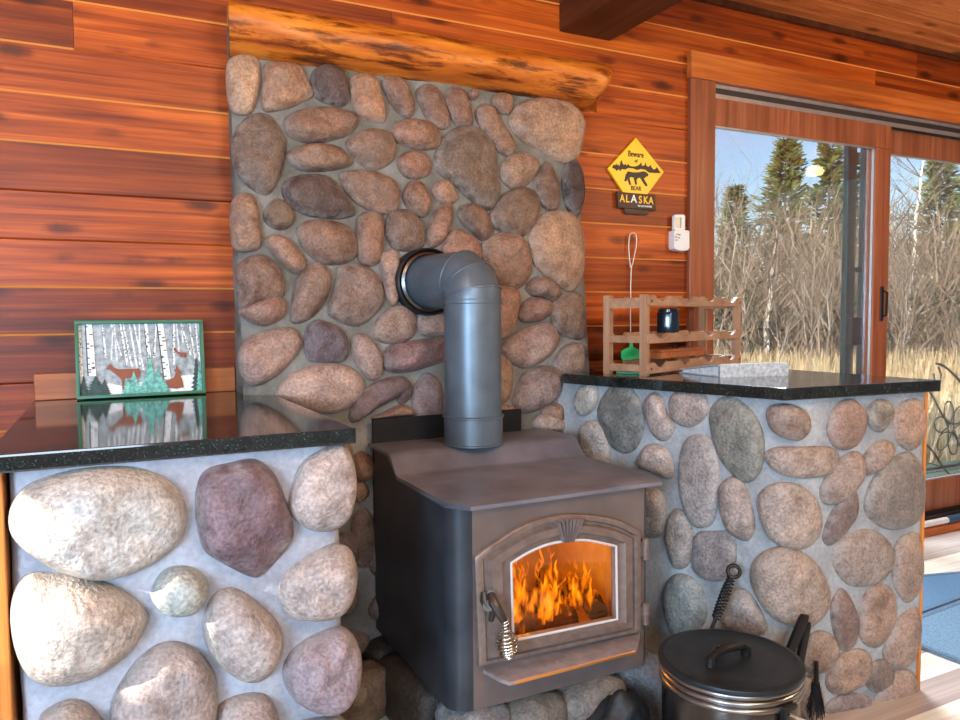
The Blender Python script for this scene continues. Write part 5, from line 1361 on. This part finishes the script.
# iron garden bench with a flower scroll back
IRON = plain('black_wrought_iron', (.014, .016, .018), .45, .4, .2, 20)
BY = .62
def by(x, y, d=0.): return on_y(x, y, BY+d)
fc = by(951, 428)
bench = thing('garden_bench', (fc.x+.3, BY, -.06), 'black wrought iron garden bench with flower scrolls outside the right glass door', 'bench')
mb = MB()
def loop(pts, r=.005, n=5): mb.tube(catmull([Vector(p) for p in pts], n, False), r, 6)
def panel(cx):
    """one scroll panel of the back about the flower centre cx (metres in the bench plane)"""
    o = Vector((cx, BY, fc.z)); k = (by(961, 428).x-by(951, 428).x)/10.0
    P = lambda x, y: o+Vector((x*k, 0, -y*k))
    for i in range(6):
        a = PI/2+PI/3*i+.25
        d = Vector((math.cos(a), 0, math.sin(a))); e = Vector((-d.z, 0, d.x))
        pts = [o+d*3*k, o+d*9*k+e*4.5*k, o+d*15*k+e*3.2*k, o+d*17*k, o+d*15*k-e*3.2*k, o+d*9*k-e*4.5*k, o+d*3*k]
        loop(pts, .0045, 6)
    mb.tube([o+Vector((math.cos(2*PI*t/14), 0, math.sin(2*PI*t/14)))*3*k for t in range(14)], .005, 6, True)
    loop([P(-30, -30), P(-20, -22), P(-10, -10), P(-3, -3)], .007); loop([P(3, 3), P(12, 14), P(24, 22), P(36, 20)], .007)
    loop([P(-30, 5), P(-18, 12), P(-6, 24), P(8, 33), P(24, 36)], .007)
    loop([P(-34, 24), P(-22, 20), P(-12, 22), P(-6, 24)], .004)
    loop([P(-14, -38), P(-11, -33), P(-13, -29), P(-17, -30), P(-18, -34)], .006); loop([P(-16, -40), P(-8, -38), P(4, -31), P(16, -22), P(30, -17), P(48, -18), P(60, -24)], .008)
panel(fc.x); panel(fc.x+.42)
mb.build('scroll_back', IRON, bench, smooth=60)
z1_, z2_ = by(944, 467).z, by(944, 481).z
mb = MB(); mb.box((fc.x-.30, BY-.01, z1_-.008), (fc.x+.80, BY+.012, z1_+.008), .002); mb.build('back_rail', IRON, bench)
for k in range(4):
    mb = MB(); yy = BY+.06+.10*k; mb.box((fc.x-.28, yy-.04, z2_-.02), (fc.x+.78, yy+.04, z2_), .004); mb.build('seat_slat', BENCHG, bench)
for x in (fc.x-.26, fc.x+.76):
    for yy in (BY, BY+.36):
        mb = MB(); mb.tube([(x, yy, -.06), (x, yy, z2_-.01)], .014, 8); mb.build('leg', IRON, bench)
GZ = -.30
def field_mat():
    m, nt, out = new_mat('field_ground')
    b = N(nt, 'ShaderNodeBsdfPrincipled'); b.inputs['Roughness'].default_value = .95
    v = mapped(nt); n1 = N(nt, 'ShaderNodeTexNoise'); n1.inputs['Scale'].default_value = .8; n1.inputs['Detail'].default_value = 8; L(nt, v, n1.inputs['Vector'])
    L(nt, ramp(nt, n1.outputs['Fac'], [(.35, (.16, .13, .05)), (.5, (.34, .26, .12)), (.65, (.44, .35, .18))]), b.inputs['Base Color']); L(nt, b.outputs[0], out.inputs[0]); return m
mb = MB(); bm = mb.bm; gx, gy = 60, 60; rows = []
for j in range(gy+1):
    yy = .15+(j/gy)**1.6*120; row = []
    for i in range(gx+1):
        x = -30+i/gx*200; row.append(bm.verts.new((x, yy, GZ+.12*noise.noise(Vector((x*.2, yy*.2, 0)))*(min(1, yy/4)))))
    rows.append(row)
for j in range(gy):
    for i in range(gx): bm.faces.new((rows[j][i], rows[j][i+1], rows[j+1][i+1], rows[j+1][i]))
structure(mb, 'ground_field', field_mat(), origin=(0, 0, GZ), smooth=80)
def at_depth(px, zc, z=GZ):
    p = CAM+(fw+rt*((px-480)/F_PX))*zc; return Vector((p.x, p.y, z))
def leafy(name, stops, transl=.25, rough=.8):
    m, nt, out = new_mat(name)
    a = N(nt, 'ShaderNodeAttribute'); a.attribute_name = 'tone'; sp = N(nt, 'ShaderNodeSeparateColor'); L(nt, a.outputs['Color'], sp.inputs[0])
    c = ramp(nt, sp.outputs[0], stops)
    d = N(nt, 'ShaderNodeBsdfDiffuse'); L(nt, c, d.inputs[0]); t = N(nt, 'ShaderNodeBsdfTranslucent'); L(nt, c, t.inputs[0])
    mx = N(nt, 'ShaderNodeMixShader'); mx.inputs[0].default_value = transl; L(nt, d.outputs[0], mx.inputs[1]); L(nt, t.outputs[0], mx.inputs[2]); L(nt, mx.outputs[0], out.inputs[0]); return m
GRASSM = leafy('dry_grass', [(0, (.36, .27, .13)), (.45, (.62, .48, .28)), (1, (.85, .72, .48))], .3)
TWIGM = leafy('bare_twigs', [(0, (.13, .095, .065)), (.5, (.28, .21, .15)), (1, (.46, .37, .28))], .1)
BARKM = leafy('pale_bark', [(0, (.16, .13, .10)), (.5, (.33, .28, .23)), (1, (.66, .60, .53))], 0)
BIRCHM = leafy('birch_bark', [(0, (.55, .50, .43)), (.5, (.78, .74, .67)), (1, (.9, .87, .82))], 0)
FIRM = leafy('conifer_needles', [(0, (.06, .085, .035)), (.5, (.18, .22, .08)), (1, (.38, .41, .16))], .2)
SHRUBM = leafy('green_shrub', [(0, (.08, .10, .035)), (.5, (.20, .23, .09)), (1, (.36, .37, .16))], .3)
# grass: nobody could count the blades
rg = random.Random(31)
class Flat:
    def __init__(self): self.v = []; self.f = []; self.t = []
    def tri(self, a, b, c, t): n = len(self.v); self.v += [a, b, c]; self.f.append((n, n+1, n+2)); self.t.append(t)
    def quad(self, a, b, c, d, t): n = len(self.v); self.v += [a, b, c, d]; self.f.append((n, n+1, n+2, n+3)); self.t.append(t)
    def seg(self, p, q, r0, r1, t):
        d = (q-p); d = d.normalized() if d.length > 0 else Vector((0, 0, 1)); u = d.orthogonal().normalized(); w = d.cross(u); n = len(self.v)
        for c, r in ((p, r0), (q, r1)):
            for k in range(3): a = 2*PI*k/3; self.v.append(c+(u*math.cos(a)+w*math.sin(a))*r)
        for k in range(3): self.f.append((n+k, n+(k+1) % 3, n+3+(k+1) % 3, n+3+k)); self.t.append(t)
    def build(self, name, mat, origin=(0, 0, 0), parent=None, **props):
        o3 = Vector(origin); me = bpy.data.meshes.new(name); me.from_pydata([tuple(v-o3) for v in self.v], [], self.f)
        at = me.color_attributes.new('tone', 'FLOAT_COLOR', 'CORNER'); buf = []
        for p, t in zip(me.polygons, self.t): buf += [t, t, t, 1]*p.loop_total
        at.data.foreach_set('color', buf); me.materials.append(mat)
        ob = bpy.data.objects.new(name, me); COL.objects.link(ob)
        if parent is not None: ob.parent = parent
        else: ob.location = o3
        for k, v in props.items(): ob[k] = v
        return ob
g = Flat()
for i in range(26000):
    zc = 3.2+ (rg.random()**1.5)*15.0; px = rg.uniform(600, 1180); p = at_depth(px, zc)
    if p.y < 1.25: continue
    h = rg.uniform(.35, .85)*(.55 if zc < 6 else 1.0); a = rg.uniform(0, 2*PI); w = rg.uniform(.006, .014)*(1+zc*.05); ln = rg.uniform(.05, .35)*h
    d = Vector((math.cos(a), math.sin(a), 0)); e = Vector((-d.y, d.x, 0)); t = min(1, max(0, rg.gauss(.5, .25)))
    m_ = p+Vector((0, 0, h*.6))+d*ln*.35; q = p+Vector((0, 0, h))+d*ln
    g.quad(p-e*w, p+e*w, m_+e*w*.7, m_-e*w*.7, t); g.tri(m_-e*w*.7, m_+e*w*.7, q, min(1, t+.1))
g.build('dry_grass', GRASSM, (10, 8, GZ), label='tall dry golden grass of the field outside the glass door', category='grass', kind='stuff')
# leafless brush between the trunks
g = Flat()
for i in range(11000):
    zc = rg.uniform(15, 34); px = rg.uniform(590, 1200); p = at_depth(px, zc); z0 = rg.random()**1.5*3.2
    a = rg.uniform(0, 2*PI); tl_v = Vector((math.cos(a)*rg.uniform(.1, .8), math.sin(a)*rg.uniform(.1, .8), rg.uniform(.3, 1.2)))
    b = p+Vector((0, 0, z0)); ln = rg.uniform(.5, 1.5); q = b+tl_v*ln
    g.seg(b, q, rg.uniform(.010, .022), .004, min(1, max(0, rg.gauss(.45, .25))))
    m_ = b.lerp(q, .5); q2 = m_+Vector((rg.uniform(-.4, .4), rg.uniform(-.4, .4), rg.uniform(.2, .6))); g.seg(m_, q2, .009, .003, min(1, max(0, rg.gauss(.5, .25))))
g.build('leafless_brush', TWIGM, (16, 14, GZ), label='tangle of leafless brown brush between the tree trunks beyond the field', category='brush', kind='stuff')
# bare trees
def bare_tree(seed, H, spread):
    rr = random.Random(seed); t = Flat(); tw = Flat()
    def grow(p, d, ln, r, lev):
        n = 4 if lev == 0 else 3
        for k in range(n):
            q = p+d*(ln/n); nd = (d+Vector((rr.gauss(0, .10), rr.gauss(0, .10), rr.gauss(.03, .05)))).normalized()
            r2 = r*(.80 if lev == 0 else .72)
            (t if lev < 2 else tw).seg(p, q, r, r2, min(1, max(0, rr.gauss(.55, .2)))); p, d, r = q, nd, r2
            if lev < 3 and not (lev == 0 and k == 0):
                for _ in range(rr.randint(2, 4) if lev < 2 else rr.randint(1, 3)):
                    a = rr.uniform(0, 2*PI); s = Vector((math.cos(a), math.sin(a), 0)); bd = (d*.75+s*spread+Vector((0, 0, .25))).normalized()
                    grow(p, bd, ln*rr.uniform(.35, .55), r*.55, lev+1)
    for k in range(rr.choice((1, 1, 2))):
        a = rr.uniform(0, 2*PI); grow(Vector((math.cos(a)*.06, math.sin(a)*.06, 0)), Vector((rr.gauss(0, .08), rr.gauss(0, .08), 1)).normalized(), H*rr.uniform(.85, 1), .016+.0045*H, 0)
    return t, tw
def empty(name, loc, **props):
    o = bpy.data.objects.new(name, None); COL.objects.link(o); o.location = loc; o.empty_display_size = .2
    for k, v in props.items(): o[k] = v
    return o
protos = []
def place(src, loc, rz, sc, **props):
    """first use moves the prototype, later uses copy it with its parts"""
    if src['used']:
        r = src['root'].copy(); COL.objects.link(r)
        for ch in src['parts']:
            c = ch.copy(); COL.objects.link(c); c.parent = r
    else: r = src['root']; src['used'] = True
    r.location = loc; r.rotation_euler = (0, 0, rz); r.scale = (sc, sc, sc)
    for k, v in props.items(): r[k] = v
    return r
def proto_bare(seed, H, spread, bark):
    t, tw = bare_tree(seed, H, spread); root = empty('bare_tree', (0, 0, 0))
    a = t.build('trunk', bark, parent=root); b = tw.build('twigs', TWIGM, parent=root)
    return {'root': root, 'parts': [a, b], 'used': False}
pb_ = [proto_bare(60+k, 4.6, .55+.12*(k % 3), BARKM) for k in range(6)]
rtx = random.Random(17)
for i in range(64):
    zc = 10.5+21*(i/63)**.8; px = rtx.uniform(655, 1120)
    if zc < 14: px = rtx.choice((742, 772, 806, 905, 950, 1010, 690, 725))+rtx.uniform(-8, 8)
    H = {True: 1.15+rtx.uniform(40, 85)/751*zc, False: 1.15+rtx.uniform(60, 125)/751*zc}[zc < 14]
    place(pb_[i % 6], at_depth(px, zc), rtx.uniform(0, 6.28), H/4.9, label='slender leafless tree in the thin woods beyond the field', category='tree', group='leafless trees beyond the glass door')
def birch(px, zc, ytop, label, seed, lean=.0):
    rr = random.Random(seed); H = 1.45+(318-ytop)/751*zc; p = at_depth(px, zc); root = empty('birch_tree', p, label=label, category='tree')
    t = Flat(); tw = Flat(); n = 12; q = Vector((0, 0, 0)); sid = rt*lean
    for k in range(n):
        q2 = Vector((0, 0, H*(k+1)/n))+sid*((k+1)/n)**1.5*H+Vector((rr.gauss(0, .03), rr.gauss(0, .03), 0)); r = .085*(1-k/n*.8)
        t.seg(q, q2, r, r*.93, rr.uniform(.3, .9))
        if k > 3:
            for _ in range(4):
                a = rr.uniform(0, 6.28); b = q2+Vector((math.cos(a), math.sin(a), rr.uniform(.5, 1.2)))*rr.uniform(.4, 1.0); tw.seg(q2, b, .016, .006, .5)
                for _ in range(4): tw.seg(q2.lerp(b, rr.uniform(.4, 1)), b+Vector((rr.uniform(-.4, .4), rr.uniform(-.4, .4), rr.uniform(-.2, .4))), .007, .003, .5)
        q = q2
    t.build('trunk', BIRCHM, parent=root); tw.build('twigs', TWIGM, parent=root)
birch(906, 20, 168, 'tall white-barked birch leaning slightly in the right door pane', 3, .05)
birch(888, 24, 215, 'thin white-barked birch close to the middle door stile, seen in the right pane', 5, .0)
birch(765, 17, 235, 'white-barked birch low in the left door pane, behind the wine rack end', 8, .06)
# conifers
def conifer(seed, H, base):
    rr = random.Random(seed); t = Flat(); lf = Flat(); t.seg(Vector((0, 0, 0)), Vector((0, 0, H)), .12, .02, .3)
    lev = 24
    for k in range(lev):
        f = k/lev; z = H*(base+(1-base)*f); R_ = H*.17*(1-f)**.8*rr.uniform(.75, 1.15)+.12
        for j in range(8):
            a = rr.uniform(0, 6.28); d = Vector((math.cos(a), math.sin(a), 0)); e = Vector((-d.y, d.x, 0)); ln = R_*rr.uniform(.6, 1.1)
            t.seg(Vector((0, 0, z)), Vector((0, 0, z))+d*ln+Vector((0, 0, -.12*ln)), .02, .006, .2)
            for s in range(13):
                u = rr.uniform(.15, 1.05); c = Vector((0, 0, z-.12*ln*u+rr.uniform(-.08, .1)))+d*ln*u+e*rr.uniform(-.25, .25)*ln*(1.1-u)
                w = rr.uniform(.05, .11)*(H/7); dd = (d+e*rr.uniform(-.9, .9)+Vector((0, 0, rr.uniform(-.1, .7)))).normalized(); x = dd.orthogonal().normalized()*w
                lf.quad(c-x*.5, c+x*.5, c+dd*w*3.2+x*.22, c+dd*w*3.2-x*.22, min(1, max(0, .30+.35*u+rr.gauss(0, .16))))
    return t, lf
def proto_con(seed, H, base):
    t, lf = conifer(seed, H, base); root = empty('evergreen_tree', (0, 0, 0)); return {'root': root, 'parts': [t.build('trunk', TWIGM, parent=root), lf.build('needles', FIRM, parent=root)], 'used': False}
pc_ = [proto_con(5, 7, .30), proto_con(9, 7, .42), proto_con(14, 7, .25)]
for i, (px, zc, ytop, lb) in enumerate(((733, 27, 190, 'evergreen tree nearest the left casing of the glass door, rising above bare trees'), (783, 30, 146, 'tallest evergreen in the left door pane, dark against the sky'), (826, 29, 150, 'evergreen behind the lamp reflection in the left door pane'), (852, 33, 158, 'evergreen half hidden behind the dark green screen door frame'), (936, 27, 158, 'broad tall evergreen in the right door pane, behind the leaning birch'), (968, 29, 172, 'evergreen at the far edge of the right door pane'), (1012, 26, 160, 'evergreen beyond the broad one, outside the right end of the door view'), (700, 30, 180, 'evergreen hidden left of the door casing, beyond the planks'))):
    if px in (700, 1012): continue
    H = 1.45+(318-ytop)/751*zc
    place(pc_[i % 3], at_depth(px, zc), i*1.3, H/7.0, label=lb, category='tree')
# low green shrubs at the foot of the woods
def shrub(seed):
    rr = random.Random(seed); lf = Flat()
    for k in range(900):
        a = rr.uniform(0, 6.28); u = rr.random()**.5; el = rr.uniform(0, 1.4); c = Vector((math.cos(a)*math.cos(el)*u, math.sin(a)*math.cos(el)*u, math.sin(el)*u*1.2+.1))
        dd = Vector((rr.gauss(0, 1), rr.gauss(0, 1), rr.gauss(.3, 1))).normalized(); x = dd.orthogonal().normalized()*.035; lf.quad(c-x, c+x, c+dd*.14+x*.3, c+dd*.14-x*.3, min(1, max(0, rr.gauss(.45, .25))))
    root = empty('shrub', (0, 0, 0)); return {'root': root, 'parts': [lf.build('leaves', SHRUBM, parent=root)], 'used': False}
ps_ = [shrub(1), shrub(2)]
for i, (px, zc, sc) in enumerate(((735, 19, 1.6), (785, 21, 1.3), (838, 19, 1.4), (905, 22, 1.5), (948, 20, 1.7), (760, 24, 1.8), (870, 25, 1.8), (925, 26, 2.0))):
    place(ps_[i % 2], at_depth(px, zc), i*.9, sc, label='low olive-green shrub among the brown brush at the edge of the woods', category='shrub', group='shrubs at the edge of the woods')

# ------------------------------------------------------------------ light
def area(name, loc, target, size, power, col, sy=None):
    l = bpy.data.lights.new(name, 'AREA'); l.energy = power; l.color = col; l.size = size
    if sy: l.shape = 'RECTANGLE'; l.size_y = sy
    o = bpy.data.objects.new(name, l); COL.objects.link(o); o.location = loc
    o.rotation_euler = (Vector(target)-Vector(loc)).to_track_quat('-Z', 'Y').to_euler(); return o
def point(name, loc, power, col, rad=.05):
    l = bpy.data.lights.new(name, 'POINT'); l.energy = power; l.color = col; l.shadow_soft_size = rad
    o = bpy.data.objects.new(name, l); COL.objects.link(o); o.location = loc; return o
area('window_daylight', (-1.7, -3.0, 1.15), (.9, -.6, .7), 1.0, 132, (.52, .75, 1.0), .9)
area('front_fill', (-.6, -4.9, 1.6), (1.4, -.4, .8), 1.8, 88, (.66, .83, 1.0), 1.2)  # added cool fill lamp behind the camera, out of view
area('room_light', (1.2, -2.8, 2.4), (1.2, 0, 2.0), 1.0, 62, (1.0, .74, .46))
area('door_daylight', (3.6, 1.5, 3.2), (3.0, -1.2, 0), 1.6, 680, (.78, .90, 1.0), 1.2)
point('warm_wall_fill', (3.3, -1.9, 1.95), 58, (1, .74, .44), .12)  # extra unseen warm lamp, added to brighten the upper right wall
point('near_ceiling_light', (-.5, -1.7, 2.3), 19, (1, .66, .34), .15)
point('fire_light', (1.03, -.58, .54), 2.2, (1, .50, .08), .04)
s = bpy.data.lights.new('sun', 'SUN'); s.energy = 10; s.angle = .009; s.color = (1, .90, .76)
so = bpy.data.objects.new('sun', s); COL.objects.link(so); so.rotation_euler = SUNDIR.to_track_quat('Z', 'Y').to_euler()
w = bpy.data.worlds.new('sky'); scene.world = w; w.use_nodes = True; nt = w.node_tree; nt.nodes.clear()
ow = nt.nodes.new('ShaderNodeOutputWorld'); bg = nt.nodes.new('ShaderNodeBackground'); sk = nt.nodes.new('ShaderNodeTexSky')
sk.sky_type = 'NISHITA'; sk.sun_disc = False; sk.sun_elevation = math.radians(32); sk.sun_rotation = math.atan2(SUNDIR.x, SUNDIR.y)
sk.altitude = 300; sk.air_density = 1.0; sk.dust_density = .6; sk.ozone_density = 1.6
bg.inputs[1].default_value = .23
nt.links.new(sk.outputs[0], bg.inputs[0]); nt.links.new(bg.outputs[0], ow.inputs[0])
scene.view_settings.view_transform = 'Standard'
scene.view_settings.look = 'None'
scene.view_settings.exposure = 0.12
